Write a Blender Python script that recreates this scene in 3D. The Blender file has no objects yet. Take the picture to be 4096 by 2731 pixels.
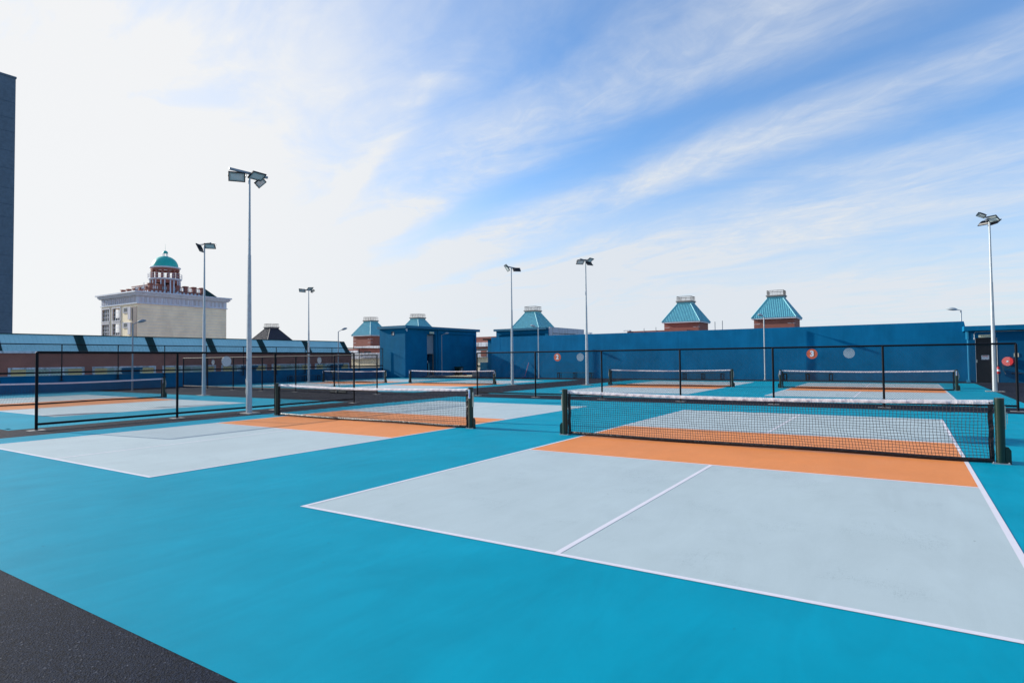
import bpy, bmesh, math, random
from mathutils import Vector, Matrix
random.seed(7)
R_ = math.radians
SC = bpy.context.scene
COL = SC.collection

# ------------------------------------------------------------------ camera
def setup_camera():
    yaw, pit, rol = -0.5746, 0.0291, -0.0105
    F = Vector((math.sin(yaw)*math.cos(pit), math.cos(yaw)*math.cos(pit), math.sin(pit)))
    Rt = Vector((math.cos(yaw), -math.sin(yaw), 0))
    U = Rt.cross(F)
    R2 = Rt*math.cos(rol) + U*math.sin(rol)
    U2 = U*math.cos(rol) - Rt*math.sin(rol)
    cd = bpy.data.cameras.new('camera'); c = bpy.data.objects.new('camera', cd); COL.objects.link(c)
    M = Matrix((R2, U2, -F)).transposed().to_4x4()
    M.translation = Vector((5.3671, -4.1568, 1.5267))
    c.matrix_world = M
    cd.sensor_width = 36; cd.lens = 2418.9/4096*36
    cd.clip_start = 0.05; cd.clip_end = 4000
    SC.camera = c
setup_camera()

# ------------------------------------------------------------------ world and sun
SUN_EL, SUN_AZ = R_(21.5), R_(-98.5)          # azimuth from +Y towards +X
SUN = Vector((math.sin(SUN_AZ)*math.cos(SUN_EL), math.cos(SUN_AZ)*math.cos(SUN_EL), math.sin(SUN_EL)))
W = bpy.data.worlds.new('World'); SC.world = W; W.use_nodes = True
def build_world():
    nt = W.node_tree; nt.nodes.clear(); N = nt.nodes.new; L = nt.links.new
    out = N('ShaderNodeOutputWorld'); bg = N('ShaderNodeBackground'); bg.inputs[1].default_value = 0.085
    L(bg.outputs[0], out.inputs[0])
    sky = N('ShaderNodeTexSky'); sky.sky_type = 'NISHITA'; sky.sun_disc = False
    sky.sun_elevation = SUN_EL; sky.sun_rotation = SUN_AZ % (2*math.pi)
    sky.air_density = 1.0; sky.dust_density = 0.6; sky.ozone_density = 2.5
    tc = N('ShaderNodeTexCoord'); sep = N('ShaderNodeSeparateXYZ'); L(tc.outputs['Generated'], sep.inputs[0])
    def M(op, a, b=None, clamp=False):
        n = N('ShaderNodeMath'); n.operation = op; n.use_clamp = clamp
        for i, v in enumerate((a, b)):
            if v is None: continue
            if isinstance(v, (int, float)): n.inputs[i].default_value = v
            else: L(v, n.inputs[i])
        return n.outputs[0]
    def MR(v, a, b, c=0.0, d=1.0, smooth=True):
        n = N('ShaderNodeMapRange'); n.interpolation_type = 'SMOOTHSTEP' if smooth else 'LINEAR'
        L(v, n.inputs[0]); n.inputs[1].default_value = a; n.inputs[2].default_value = b
        n.inputs[3].default_value = c; n.inputs[4].default_value = d
        return n.outputs[0]
    z = M('MAXIMUM', sep.outputs[2], 0.0)
    zd = M('ADD', z, 0.05)
    px = M('DIVIDE', sep.outputs[0], zd); py = M('DIVIDE', sep.outputs[1], zd)
    # streak direction (cirrus run away towards azimuth -66 deg)
    a = R_(-66); sx, sy = math.sin(a), math.cos(a)
    u = M('ADD', M('MULTIPLY', px, sx), M('MULTIPLY', py, sy))
    v = M('ADD', M('MULTIPLY', px, sy), M('MULTIPLY', py, -sx))
    def noise(su, sv, scale, detail, rough, dist, off):
        cb = N('ShaderNodeCombineXYZ')
        L(M('MULTIPLY', u, su), cb.inputs[0]); L(M('MULTIPLY', v, sv), cb.inputs[1]); cb.inputs[2].default_value = off
        n = N('ShaderNodeTexNoise'); n.inputs['Scale'].default_value = scale; n.inputs['Detail'].default_value = detail
        n.inputs['Roughness'].default_value = rough; n.inputs['Distortion'].default_value = dist
        L(cb.outputs[0], n.inputs['Vector'])
        return n.outputs[0]
    wob = noise(0.5, 0.8, 1.1, 4, 0.5, 0.3, 5.5)
    vv = M('ADD', v, M('MULTIPLY', M('SUBTRACT', wob, 0.5), 0.80))
    rp = N('ShaderNodeValToRGB'); rp.color_ramp.interpolation = 'B_SPLINE'
    prof = [(0, .20), (.5, .22), (.74, .25), (.84, .72), (.94, .22), (1.06, .10), (1.28, .80), (1.45, .62), (1.62, .12), (1.78, .04), (1.92, .30), (2.1, .95), (2.28, .66), (2.46, .22), (2.6, .10), (2.82, .85), (3.1, .55), (3.4, .62), (3.8, .66), (4.2, .25), (4.8, .30), (5.6, .62), (6.5, .70), (8.0, .5)]
    els = rp.color_ramp.elements
    while len(els) < len(prof): els.new(0.5)
    for e, (p_, q_) in zip(els, prof): e.position = p_/8.0
    for e, (p_, q_) in zip(els, prof): e.color = (q_, q_, q_, 1)
    L(M('DIVIDE', vv, 8.0, clamp=True), rp.inputs[0])
    band = rp.outputs[0]
    wisp = MR(noise(0.55, 0.95, 1.7, 10, 0.60, 1.3, 7.7), 0.28, 0.70)
    fine = MR(noise(1.1, 1.7, 4.5, 10, 0.62, 1.4, 1.3), 0.36, 0.72)
    big = MR(noise(0.35, 0.5, 0.6, 3, 0.5, 0.4, 3.1), 0.30, 0.62)
    cl = M('MULTIPLY', M('MULTIPLY', band, M('ADD', M('MULTIPLY', wisp, 0.75), 0.30)), M('ADD', M('MULTIPLY', fine, 0.28), 0.78))
    cl = M('MULTIPLY', cl, M('ADD', M('MULTIPLY', big, 0.50), 0.72))
    cl = M('ADD', M('MULTIPLY', cl, 0.86), 0.09)
    # veil that thickens towards the sun and the horizon
    dp = N('ShaderNodeVectorMath'); dp.operation = 'DOT_PRODUCT'; L(tc.outputs['Generated'], dp.inputs[0]); dp.inputs[1].default_value = SUN
    veil = MR(dp.outputs['Value'], 0.42, 0.91, 0.0, 1.0)
    hor = MR(z, 0.0, 0.36, 0.80, 0.0)
    veil2 = M('MULTIPLY', M('MULTIPLY', veil, M('ADD', M('MULTIPLY', wisp, 0.35), 0.80)), MR(z, 0.28, 0.60, 1.0, 0.52))
    back = MR(dp.outputs['Value'], -0.35, 0.25, 0.75, 1.0)
    mask = M('ADD', M('MULTIPLY', M('ADD', cl, hor), back), veil2, clamp=True)
    mask = M('MINIMUM', mask, 0.985)
    # veil brightness grows towards the sun
    br = MR(dp.outputs['Value'], 0.25, 0.90, 0.0, 1.0)
    cc = N('ShaderNodeMix'); cc.data_type = 'RGBA'; L(br, cc.inputs[0])
    cc.inputs[6].default_value = (6.2, 6.6, 7.1, 1); cc.inputs[7].default_value = (7.50, 7.55, 7.60, 1)
    mx = N('ShaderNodeMix'); mx.data_type = 'RGBA'; L(mask, mx.inputs[0])
    tint = N('ShaderNodeMix'); tint.data_type = 'RGBA'; tint.blend_type = 'MULTIPLY'; tint.inputs[0].default_value = 1
    L(sky.outputs[0], tint.inputs[6]); tint.inputs[7].default_value = (0.74, 1.42, 1.95, 1)
    L(tint.outputs[2], mx.inputs[6]); L(cc.outputs[2], mx.inputs[7])
    L(mx.outputs[2], bg.inputs[0])
build_world()
sd = bpy.data.lights.new('sun', 'SUN'); sd.energy = 5.0; sd.angle = R_(0.6); sd.color = (1.0, 0.955, 0.88)
so = bpy.data.objects.new('sun', sd); COL.objects.link(so)
so.rotation_euler = SUN.to_track_quat('Z', 'Y').to_euler(); so.location = (-60, -10, 60)
SC.view_settings.view_transform = 'Standard'; SC.view_settings.look = 'None'
SC.view_settings.exposure = 0.5; SC.view_settings.gamma = 1; SC.view_settings.use_curve_mapping = False

# ------------------------------------------------------------------ materials
def lin(h):
    h = h.lstrip('#'); o = []
    for i in (0, 2, 4):
        c = int(h[i:i+2], 16)/255
        o.append(c/12.92 if c <= 0.04045 else ((c+0.055)/1.055)**2.4)
    return tuple(o)
def mat(name, col, rough=0.6, var=0.10, scale=3.0, bump=0.0, bscale=60.0, metal=0.0, spec=0.5, kind='plain', p=None, stretch=None):
    p = p or {}
    m = bpy.data.materials.new(name); m.use_nodes = True; nt = m.node_tree
    N = nt.nodes.new; L = nt.links.new; bs = nt.nodes['Principled BSDF']
    bs.inputs['Roughness'].default_value = rough; bs.inputs['Metallic'].default_value = metal
    bs.inputs['Specular IOR Level'].default_value = spec
    tc = N('ShaderNodeTexCoord'); vec = tc.outputs['Object']
    if stretch:
        mp = N('ShaderNodeMapping'); mp.inputs['Scale'].default_value = stretch; L(vec, mp.inputs[0]); svec = mp.outputs[0]
    else: svec = vec
    n = N('ShaderNodeTexNoise'); n.inputs['Scale'].default_value = scale; n.inputs['Detail'].default_value = 6; n.inputs['Roughness'].default_value = 0.6
    L(svec, n.inputs['Vector'])
    r = N('ShaderNodeMapRange'); L(n.outputs[0], r.inputs[0]); r.inputs[1].default_value = 0.3; r.inputs[2].default_value = 0.7
    r.inputs[3].default_value = 1-var; r.inputs[4].default_value = 1+var
    def mulc(csock, fac):
        v = N('ShaderNodeVectorMath'); v.operation = 'SCALE'
        if isinstance(csock, tuple): v.inputs[0].default_value = csock[:3]
        else: L(csock, v.inputs[0])
        L(fac, v.inputs['Scale']); return v.outputs[0]
    def mixc(f, a, b):
        x = N('ShaderNodeMix'); x.data_type = 'RGBA'
        if isinstance(f, (int, float)): x.inputs[0].default_value = f
        else: L(f, x.inputs[0])
        for i, s in ((6, a), (7, b)):
            if isinstance(s, tuple): x.inputs[i].default_value = (*s[:3], 1)
            else: L(s, x.inputs[i])
        return x.outputs[2]
    def ramp(sock, a, b, c=0.0, d=1.0):
        x = N('ShaderNodeMapRange'); L(sock, x.inputs[0]); x.inputs[1].default_value = a; x.inputs[2].default_value = b
        x.inputs[3].default_value = c; x.inputs[4].default_value = d; return x.outputs[0]
    def ntex(sc, det=5, ro=0.6, dist=0.0, st=None, vv=None):
        x = N('ShaderNodeTexNoise'); x.inputs['Scale'].default_value = sc; x.inputs['Detail'].default_value = det
        x.inputs['Roughness'].default_value = ro; x.inputs['Distortion'].default_value = dist
        s = vv or vec
        if st:
            q = N('ShaderNodeMapping'); q.inputs['Scale'].default_value = st; L(s, q.inputs[0]); s = q.outputs[0]
        L(s, x.inputs['Vector']); return x.outputs[0]
    c = mulc(col, r.outputs[0])
    bumpsock = None
    if kind == 'court':
        # fine brushed roller marks, scuffs and specks of grit on acrylic court paint
        fm = ntex(420, 2, 0.5); c = mulc(c, ramp(fm, 0.3, 0.7, 0.955, 1.045))
        sc = ntex(2.2, 8, 0.7, 1.5, (1.0, 0.25, 1))
        c = mulc(c, ramp(sc, 0.35, 0.72, p.get('lo', 0.965), p.get('hi', 1.045)))
        for sd_, stv in ((5.0, (0.35, 5.0, 1)), (7.0, (4.0, 0.4, 1))):
            ln = ntex(sd_, 3, 0.5, 2.2, stv)
            d = N('ShaderNodeMath'); d.operation = 'SUBTRACT'; L(ln, d.inputs[0]); d.inputs[1].default_value = 0.5
            ab = N('ShaderNodeMath'); ab.operation = 'ABSOLUTE'; L(d.outputs[0], ab.inputs[0])
            gate = ntex(1.3, 3, 0.5, 0.0, None)
            k = ramp(ab.outputs[0], 0.0, 0.009, 1, 0); g = ramp(gate, 0.54, 0.62, 0, 1)
            mm = N('ShaderNodeMath'); mm.operation = 'MULTIPLY'; L(k, mm.inputs[0]); L(g, mm.inputs[1])
            m2 = N('ShaderNodeMath'); m2.operation = 'MULTIPLY'; L(mm.outputs[0], m2.inputs[0]); m2.inputs[1].default_value = p.get('scuff', 0.12)
            c = mixc(m2.outputs[0], c, p.get('scol', (0.10, 0.14, 0.17)))
        vo = N('ShaderNodeTexVoronoi'); vo.inputs['Scale'].default_value = 5.5; L(vec, vo.inputs['Vector']); vo.inputs['Randomness'].default_value = 1.0
        sepc = N('ShaderNodeSeparateColor'); L(vo.outputs['Color'], sepc.inputs[0])
        thr = ramp(sepc.outputs[0], 0.50, 1.0, -0.01, 0.045)
        lt = N('ShaderNodeMath'); lt.operation = 'LESS_THAN'; L(vo.outputs['Distance'], lt.inputs[0]); L(thr, lt.inputs[1])
        m3 = N('ShaderNodeMath'); m3.operation = 'MULTIPLY'; L(lt.outputs[0], m3.inputs[0]); m3.inputs[1].default_value = 0.75
        c = mixc(m3.outputs[0], c, (0.015, 0.02, 0.025))
        rr = ntex(0.5, 5, 0.6); L(ramp(rr, 0.35, 0.65, rough-0.05, rough+0.06), bs.inputs['Roughness'])
        bumpsock = (ntex(340, 2, 0.6), 0.0015)
    elif kind == 'asphalt':
        vo = N('ShaderNodeTexVoronoi'); vo.inputs['Scale'].default_value = 120; L(vec, vo.inputs['Vector'])
        sepc = N('ShaderNodeSeparateColor'); L(vo.outputs['Color'], sepc.inputs[0])
        c = mulc(c, ramp(sepc.outputs[0], 0, 1, 0.30, 2.1))
        st = N('ShaderNodeMath'); st.operation = 'GREATER_THAN'; L(sepc.outputs[1], st.inputs[0]); st.inputs[1].default_value = 0.985
        m3 = N('ShaderNodeMath'); m3.operation = 'MULTIPLY'; L(st.outputs[0], m3.inputs[0]); m3.inputs[1].default_value = 0.55
        c = mixc(m3.outputs[0], c, (0.13, 0.14, 0.17))
        big = ntex(0.35, 6, 0.6, 0.5); c = mixc(ramp(big, 0.45, 0.75, 0, 0.35), c, (0.040, 0.042, 0.050))
        wear = ntex(1.5, 8, 0.7, 0.8); c = mulc(c, ramp(wear, 0.3, 0.7, 0.85, 1.15))
        bumpsock = (vo.outputs['Distance'], 0.005)
    elif kind == 'wall':
        # render coat with faint runs
        runs = ntex(1.0, 7, 0.65, 0.3, p.get('runs', (2.2, 2.2, 0.22)))
        c = mixc(ramp(runs, 0.45, 0.8, 0, p.get('ramt', 0.22)), c, p.get('rcol', tuple(min(1, x*1.7+0.01) for x in col)))
        pat = ntex(0.55, 5, 0.6, 0.4); c = mulc(c, ramp(pat, 0.35, 0.65, 0.90, 1.10))
        bumpsock = (ntex(55, 4, 0.6), p.get('bd', 0.006))
    elif kind == 'stain':
        runs = ntex(2.2, 8, 0.7, 0.4, p.get('runs', (1.6, 1.6, 0.25)))
        c = mixc(ramp(runs, 0.50, 0.62, 0, p.get('ramt', 0.65)), c, p.get('rcol', (0.12, 0.12, 0.11)))
        bumpsock = (ntex(40, 4, 0.6), 0.004)
    elif kind == 'galv':
        vo = N('ShaderNodeTexVoronoi'); vo.inputs['Scale'].default_value = 45; L(vec, vo.inputs['Vector'])
        sepc = N('ShaderNodeSeparateColor'); L(vo.outputs['Color'], sepc.inputs[0])
        c = mulc(c, ramp(sepc.outputs[0], 0, 1, 0.85, 1.12))
    elif kind == 'tape':
        w = ntex(9, 6, 0.65, 0.8, (6.0, 1, 1.0)); c = mulc(c, ramp(w, 0.3, 0.7, 0.86, 1.06))
        bumpsock = (w, 0.02)
    L(c, bs.inputs['Base Color'])
    if bumpsock is None and bump > 0: bumpsock = (ntex(bscale, 4, 0.6), bump)
    if bumpsock:
        b = N('ShaderNodeBump'); b.inputs['Distance'].default_value = bumpsock[1]; b.inputs['Strength'].default_value = 1.0
        L(bumpsock[0], b.inputs['Height']); L(b.outputs[0], bs.inputs['Normal'])
    return m
MT = {
 'asphalt': mat('asphalt', (0.0075, 0.0115, 0.0215), 0.90, 0.12, 2.0, kind='asphalt', spec=0.10),
 'teal': mat('teal_paint', (0.000, 0.255, 0.362), 0.66, 0.09, 0.7, kind='court', p={'scuff': 0.14, 'scol': (0.0, 0.12, 0.2), 'lo': 0.93, 'hi': 1.07}, spec=0.05),
 'pale': mat('pale_blue_paint', (0.402, 0.478, 0.488), 0.50, 0.04, 0.8, kind='court', p={'scuff': 0.5}, spec=0.15),
 'orange': mat('orange_paint', (0.68, 0.225, 0.058), 0.55, 0.035, 0.9, kind='court', p={'scuff': 0.12, 'scol': (0.25, 0.1, 0.05)}, spec=0.25),
 'white_line': mat('white_line_paint', (0.64, 0.62, 0.66), 0.6, 0.03, 3.0, bump=0.0015, bscale=300, spec=0.4),
 'black_pvc': mat('black_coated_steel', (0.003, 0.004, 0.007), 0.5, 0.15, 6.0, spec=0.15),
 'wire': mat('black_coated_wire', (0.006, 0.008, 0.011), 0.5, 0.1, 6.0, spec=0.25),
 'cord': mat('black_net_cord', (0.012, 0.012, 0.014), 0.8, 0.15, 9.0),
 'vinyl': mat('black_vinyl_band', (0.010, 0.010, 0.013), 0.42, 0.15, 9.0, spec=0.3, bump=0.02, bscale=18),
 'tape': mat('white_net_tape', (0.66, 0.64, 0.68), 0.6, 0.04, 9.0, kind='tape'),
 'green_post': mat('dark_green_enamel', (0.002, 0.020, 0.012), 0.30, 0.10, 5.0),
 'steel': mat('bright_steel', (0.55, 0.53, 0.45), 0.35, 0.1, 8.0, metal=0.8),
 'galv': mat('galvanised_steel', (0.42, 0.46, 0.48), 0.5, 0.08, 5.0, kind='galv', metal=0.1),
 'galv_dark': mat('dull_galvanised_steel', (0.24, 0.27, 0.30), 0.5, 0.08, 5.0, kind='galv', metal=0.1),
 'concrete': mat('pale_concrete', (0.30, 0.29, 0.27), 0.85, 0.15, 6.0, bump=0.004),
 'lamp_black': mat('black_lamp_housing', (0.012, 0.014, 0.018), 0.4, 0.1, 5.0),
 'lamp_glass': mat('pale_lamp_glass', (0.58, 0.66, 0.66), 0.12, 0.05, 5.0, spec=0.6),
 'lamp_reflector': mat('lamp_reflector', (0.40, 0.48, 0.48), 0.3, 0.05, 5.0, spec=0.6),
 'blue_wall': mat('blue_render', (0.000, 0.135, 0.285), 0.85, 0.08, 1.2, kind='wall', p={'ramt': 0.30}, spec=0.12),
 'blue_hut': mat('blue_hut_render', (0.000, 0.125, 0.250), 0.85, 0.08, 1.2, kind='wall', p={'ramt': 0.22, 'rcol': (0.01, 0.19, 0.25), 'bd': 0.012}, spec=0.12),
 'blue_dark': mat('dark_blue_render', (0.000, 0.085, 0.19), 0.8, 0.08, 1.2, kind='wall', p={'ramt': 0.12}, spec=0.12),
 'blue_trim': mat('blue_roof_slab', (0.002, 0.125, 0.22), 0.8, 0.08, 2.0, bump=0.004),
 'lit_return': mat('lit_return_blue', (0.01, 0.24, 0.42), 0.5, 0.05, 2.0),  # brighter blue: light on the narrow wall return, put into the colour
 'shutter': mat('grey_roller_shutter', (0.34, 0.37, 0.40), 0.55, 0.08, 4.0),
 'black_door': mat('black_painted_door', (0.006, 0.007, 0.010), 0.55, 0.1, 4.0),
 'brown': mat('brown_render', (0.40, 0.150, 0.105), 0.85, 0.07, 1.5, kind='wall', p={'ramt': 0.10, 'rcol': (0.45, 0.19, 0.14)}),
 'brown_red': mat('red_brown_render', (0.29, 0.105, 0.078), 0.85, 0.07, 1.5, kind='wall', p={'ramt': 0.10, 'rcol': (0.24, 0.12, 0.09)}),
 'weathered': mat('weathered_white_render', (0.80, 0.80, 0.82), 0.85, 0.08, 1.5, kind='stain', p={'ramt': 0.7}),
 'white_stain': mat('stained_white_wall', (0.55, 0.56, 0.60), 0.85, 0.05, 1.2, kind='stain', p={'ramt': 0.5, 'rcol': (0.30, 0.28, 0.24), 'runs': (1.2, 1.2, 0.15)}),
 'cream': mat('cream_render', (0.92, 0.80, 0.56), 0.85, 0.05, 0.35, kind='wall', p={'ramt': 0.35, 'rcol': (0.86, 0.68, 0.44), 'runs': (0.5, 0.5, 0.35), 'bd': 0.01}),
 'cornice': mat('white_cornice', (0.62, 0.66, 0.72), 0.8, 0.06, 1.0, kind='stain', p={'ramt': 0.28, 'rcol': (0.28, 0.30, 0.32)}),
 'yellow': mat('ochre_render', (0.85, 0.62, 0.28), 0.85, 0.06, 1.5, bump=0.002),
 'window': mat('green_grey_glass', (0.45, 0.54, 0.42), 0.4, 0.25, 0.8, spec=0.7),
 'dark_glass': mat('dark_window_glass', (0.035, 0.055, 0.065), 0.10, 0.25, 0.6, spec=0.7),
 'mosaic': mat('brown_blue_mosaic', (0.075, 0.06, 0.07), 0.5, 0.5, 1.2),
 'mansard': mat('light_blue_metal_sheet', (0.40, 0.66, 0.66), 0.5, 0.06, 1.0, bump=0.001, spec=0.5),
 'roof_teal': mat('teal_metal_roof', (0.15, 0.46, 0.53), 0.45, 0.10, 0.9, spec=0.5, stretch=(3, 3, 0.6)),
 'dark_green': mat('dark_green_metal', (0.015, 0.045, 0.045), 0.85, 0.1, 2.0, spec=0.15),
 'roof_dark': mat('dark_slate_roof', (0.026, 0.030, 0.045), 0.6, 0.12, 1.0),
 'dome': mat('green_dome_tiles', (0.006, 0.42, 0.36), 0.45, 0.10, 0.8, spec=0.5),
 'tower': mat('blue_grey_tower_render', (0.10, 0.145, 0.19), 0.8, 0.10, 0.05, kind='wall', p={'runs': (0.4, 0.4, 0.8), 'ramt': 0.18, 'bd': 0.02}),
 'tower_joint': mat('tower_joint', (0.055, 0.10, 0.155), 0.8, 0.1, 0.1),
 'rust': mat('rusted_rail', (0.035, 0.028, 0.026), 0.7, 0.2, 4.0),
 'sign_orange': mat('orange_sign_face', (0.62, 0.11, 0.045), 0.5, 0.04, 3.0),
 'sign_white': mat('white_sign_face', (0.68, 0.72, 0.76), 0.5, 0.03, 3.0),
 'sign_cream': mat('cream_sign_plate', (0.60, 0.58, 0.42), 0.5, 0.04, 3.0),
 'sign_olive': mat('olive_lettering', (0.20, 0.22, 0.14), 0.6, 0.04, 3.0),
 'red': mat('glossy_red_enamel', (0.50, 0.015, 0.02), 0.25, 0.08, 4.0, spec=0.6),
 'red_disc': mat('pinkish_red_drum_face', (0.60, 0.13, 0.12), 0.4, 0.06, 3.0),
 'rubber': mat('grey_green_rubber_hose', (0.035, 0.05, 0.045), 0.5, 0.1, 4.0),
 'bin_green': mat('dark_green_plastic', (0.008, 0.030, 0.020), 0.45, 0.1, 4.0),
 'pink': mat('pink_handle', (0.50, 0.09, 0.14), 0.5, 0.1, 4.0),
 'blue_plastic': mat('blue_plastic', (0.01, 0.12, 0.40), 0.4, 0.1, 4.0),
 'sticker_blue': mat('blue_print', (0.01, 0.05, 0.42), 0.4, 0.03, 4.0),
 'sticker_sky': mat('sky_blue_print', (0.01, 0.28, 0.62), 0.4, 0.03, 4.0),
 'leaf': mat('green_leaf', (0.04, 0.08, 0.03), 0.7, 0.2, 4.0),
 'foam': mat('dark_foam_roller', (0.02, 0.03, 0.03), 0.9, 0.1, 9.0),
 'wood': mat('pale_door_frame', (0.20, 0.155, 0.12), 0.6, 0.1, 4.0),
 'puddle': mat('wet_paint_film', (0.55, 0.64, 0.70), 0.06, 0.02, 3.0, spec=0.8),
 'city': mat('distant_city_ground', (0.10, 0.11, 0.10), 0.9, 0.2, 0.02),
}

# ------------------------------------------------------------------ mesh helpers
class MB:
    def __init__(s): s.v = []; s.f = []; s.sm = []; s.mi = []; s.mats = []; s.cur = 0
    def use(s, m):
        if m not in s.mats: s.mats.append(m)
        s.cur = s.mats.index(m); return s
    def add(s, vs, fs, smooth=False):
        b = len(s.v); s.v += [tuple(x) for x in vs]
        for f in fs: s.f.append(tuple(b+i for i in f)); s.sm.append(smooth); s.mi.append(s.cur)
        return s
    def box(s, x0, x1, y0, y1, z0, z1):
        vs = [(x, y, z) for z in (z0, z1) for y in (y0, y1) for x in (x0, x1)]
        return s.add(vs, [(0,2,3,1),(4,5,7,6),(0,1,5,4),(2,6,7,3),(0,4,6,2),(1,3,7,5)])
    def obox(s, c, ax, ay, az, hx, hy, hz):
        c = Vector(c); ax = Vector(ax).normalized(); ay = Vector(ay).normalized(); az = Vector(az).normalized()
        vs = [c+ax*hx*i+ay*hy*j+az*hz*k for k in (-1, 1) for j in (-1, 1) for i in (-1, 1)]
        return s.add(vs, [(0,2,3,1),(4,5,7,6),(0,1,5,4),(2,6,7,3),(0,4,6,2),(1,3,7,5)])
    def quad(s, a, b, c, d): return s.add([a, b, c, d], [(0,1,2,3)])
    def cyl(s, p0, p1, r0, r1=None, n=12, caps=True, smooth=True):
        p0 = Vector(p0); p1 = Vector(p1); r1 = r0 if r1 is None else r1
        d = (p1-p0).normalized(); a = d.orthogonal().normalized() if abs(d.z) < 0.999 else Vector((1,0,0)); b = d.cross(a)
        vs = []
        for p, r in ((p0, r0), (p1, r1)):
            for i in range(n):
                t = 2*math.pi*(i+0.5)/n; vs.append(p+a*math.cos(t)*r+b*math.sin(t)*r)
        s.add(vs, [(i, (i+1)%n, n+(i+1)%n, n+i) for i in range(n)], smooth)
        if caps: s.add(vs[:n], [tuple(reversed(range(n)))]); s.add(vs[n:], [tuple(range(n))])
        return s
    def tube(s, pts, r, n=8, smooth=True):
        for a, b in zip(pts[:-1], pts[1:]): s.cyl(a, b, r, r, n, True, smooth)
        return s
    def wire(s, p0, p1, r):       # three-sided strand
        p0 = Vector(p0); p1 = Vector(p1); d = (p1-p0)
        if d.length < 1e-6: return s
        d.normalize(); a = d.orthogonal().normalized(); b = d.cross(a); vs = []
        for p in (p0, p1):
            for i in range(3):
                t = 2*math.pi*i/3; vs.append(p+a*math.cos(t)*r+b*math.sin(t)*r)
        return s.add(vs, [(0,1,4,3),(1,2,5,4),(2,0,3,5)])
    def lathe(s, c, prof, n=24, smooth=True):
        c = Vector(c); vs = []
        for r, z in prof:
            for i in range(n):
                t = 2*math.pi*i/n; vs.append((c.x+r*math.cos(t), c.y+r*math.sin(t), c.z+z))
        fs = []
        for k in range(len(prof)-1):
            for i in range(n): fs.append((k*n+i, k*n+(i+1)%n, (k+1)*n+(i+1)%n, (k+1)*n+i))
        s.add(vs, fs, smooth)
        if prof[-1][0] > 1e-4: s.add(vs[-n:], [tuple(range(n))])
        if prof[0][0] > 1e-4: s.add(vs[:n], [tuple(reversed(range(n)))])
        return s
    def mesh(s, name):
        me = bpy.data.meshes.new(name); me.from_pydata(s.v, [], s.f); me.update()
        me.polygons.foreach_set('use_smooth', s.sm)
        for m in s.mats: me.materials.append(MT[m])
        if len(s.mats) > 1: me.polygons.foreach_set('material_index', s.mi)
        return me
def link(name, me, parent=None, loc=None, rot=None, scale=None):
    o = bpy.data.objects.new(name, me); COL.objects.link(o)
    if parent: o.parent = parent
    if loc: o.location = loc
    if rot: o.rotation_euler = rot
    if scale: o.scale = scale
    return o
def part(name, mb, m, parent, label=None):
    if m: mb.mats = [m]; mb.mi = [0]*len(mb.f)
    o = link(name, mb.mesh(name), parent)
    if label: o['label'] = label
    return o
def thing(name, label, cat, loc=(0,0,0), rz=0.0, group=None):
    o = bpy.data.objects.new(name, None); COL.objects.link(o); o.empty_display_size = 0.2
    o.location = loc; o.rotation_euler = (0, 0, rz); o['label'] = label; o['category'] = cat
    if group: o['group'] = group
    return o
def tag(o, label, cat, group=None):
    o['label'] = label; o['category'] = cat
    if group: o['group'] = group
    return o
def struct(name, mb, m, label=None):
    if m: mb.mats = [m]; mb.mi = [0]*len(mb.f)
    o = link(name, mb.mesh(name)); o['kind'] = 'structure'
    if label: o['label'] = label
    return o
def relabel(o, label, group=None):
    o['label'] = label
    if group: o['group'] = group
    return o
def copy_tree(o, parent=None):
    c = o.copy(); COL.objects.link(c); c.parent = parent
    for ch in list(o.children): copy_tree(ch, c)
    return c
def text_mesh(txt, size, depth, m, name, bold=0.0, space=1.0):
    cu = bpy.data.curves.new(name+'_outline', 'FONT'); cu.body = txt; cu.size = size; cu.extrude = depth/2; cu.offset = bold
    cu.align_x = 'CENTER'; cu.align_y = 'CENTER'; cu.space_character = space
    o = bpy.data.objects.new(name+'_outline', cu); COL.objects.link(o)
    bpy.context.view_layer.update()
    me = bpy.data.meshes.new_from_object(o.evaluated_get(bpy.context.evaluated_depsgraph_get()))
    bpy.data.objects.remove(o); bpy.data.curves.remove(cu)
    me.materials.clear(); me.materials.append(MT[m]); me.name = name
    return me

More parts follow.
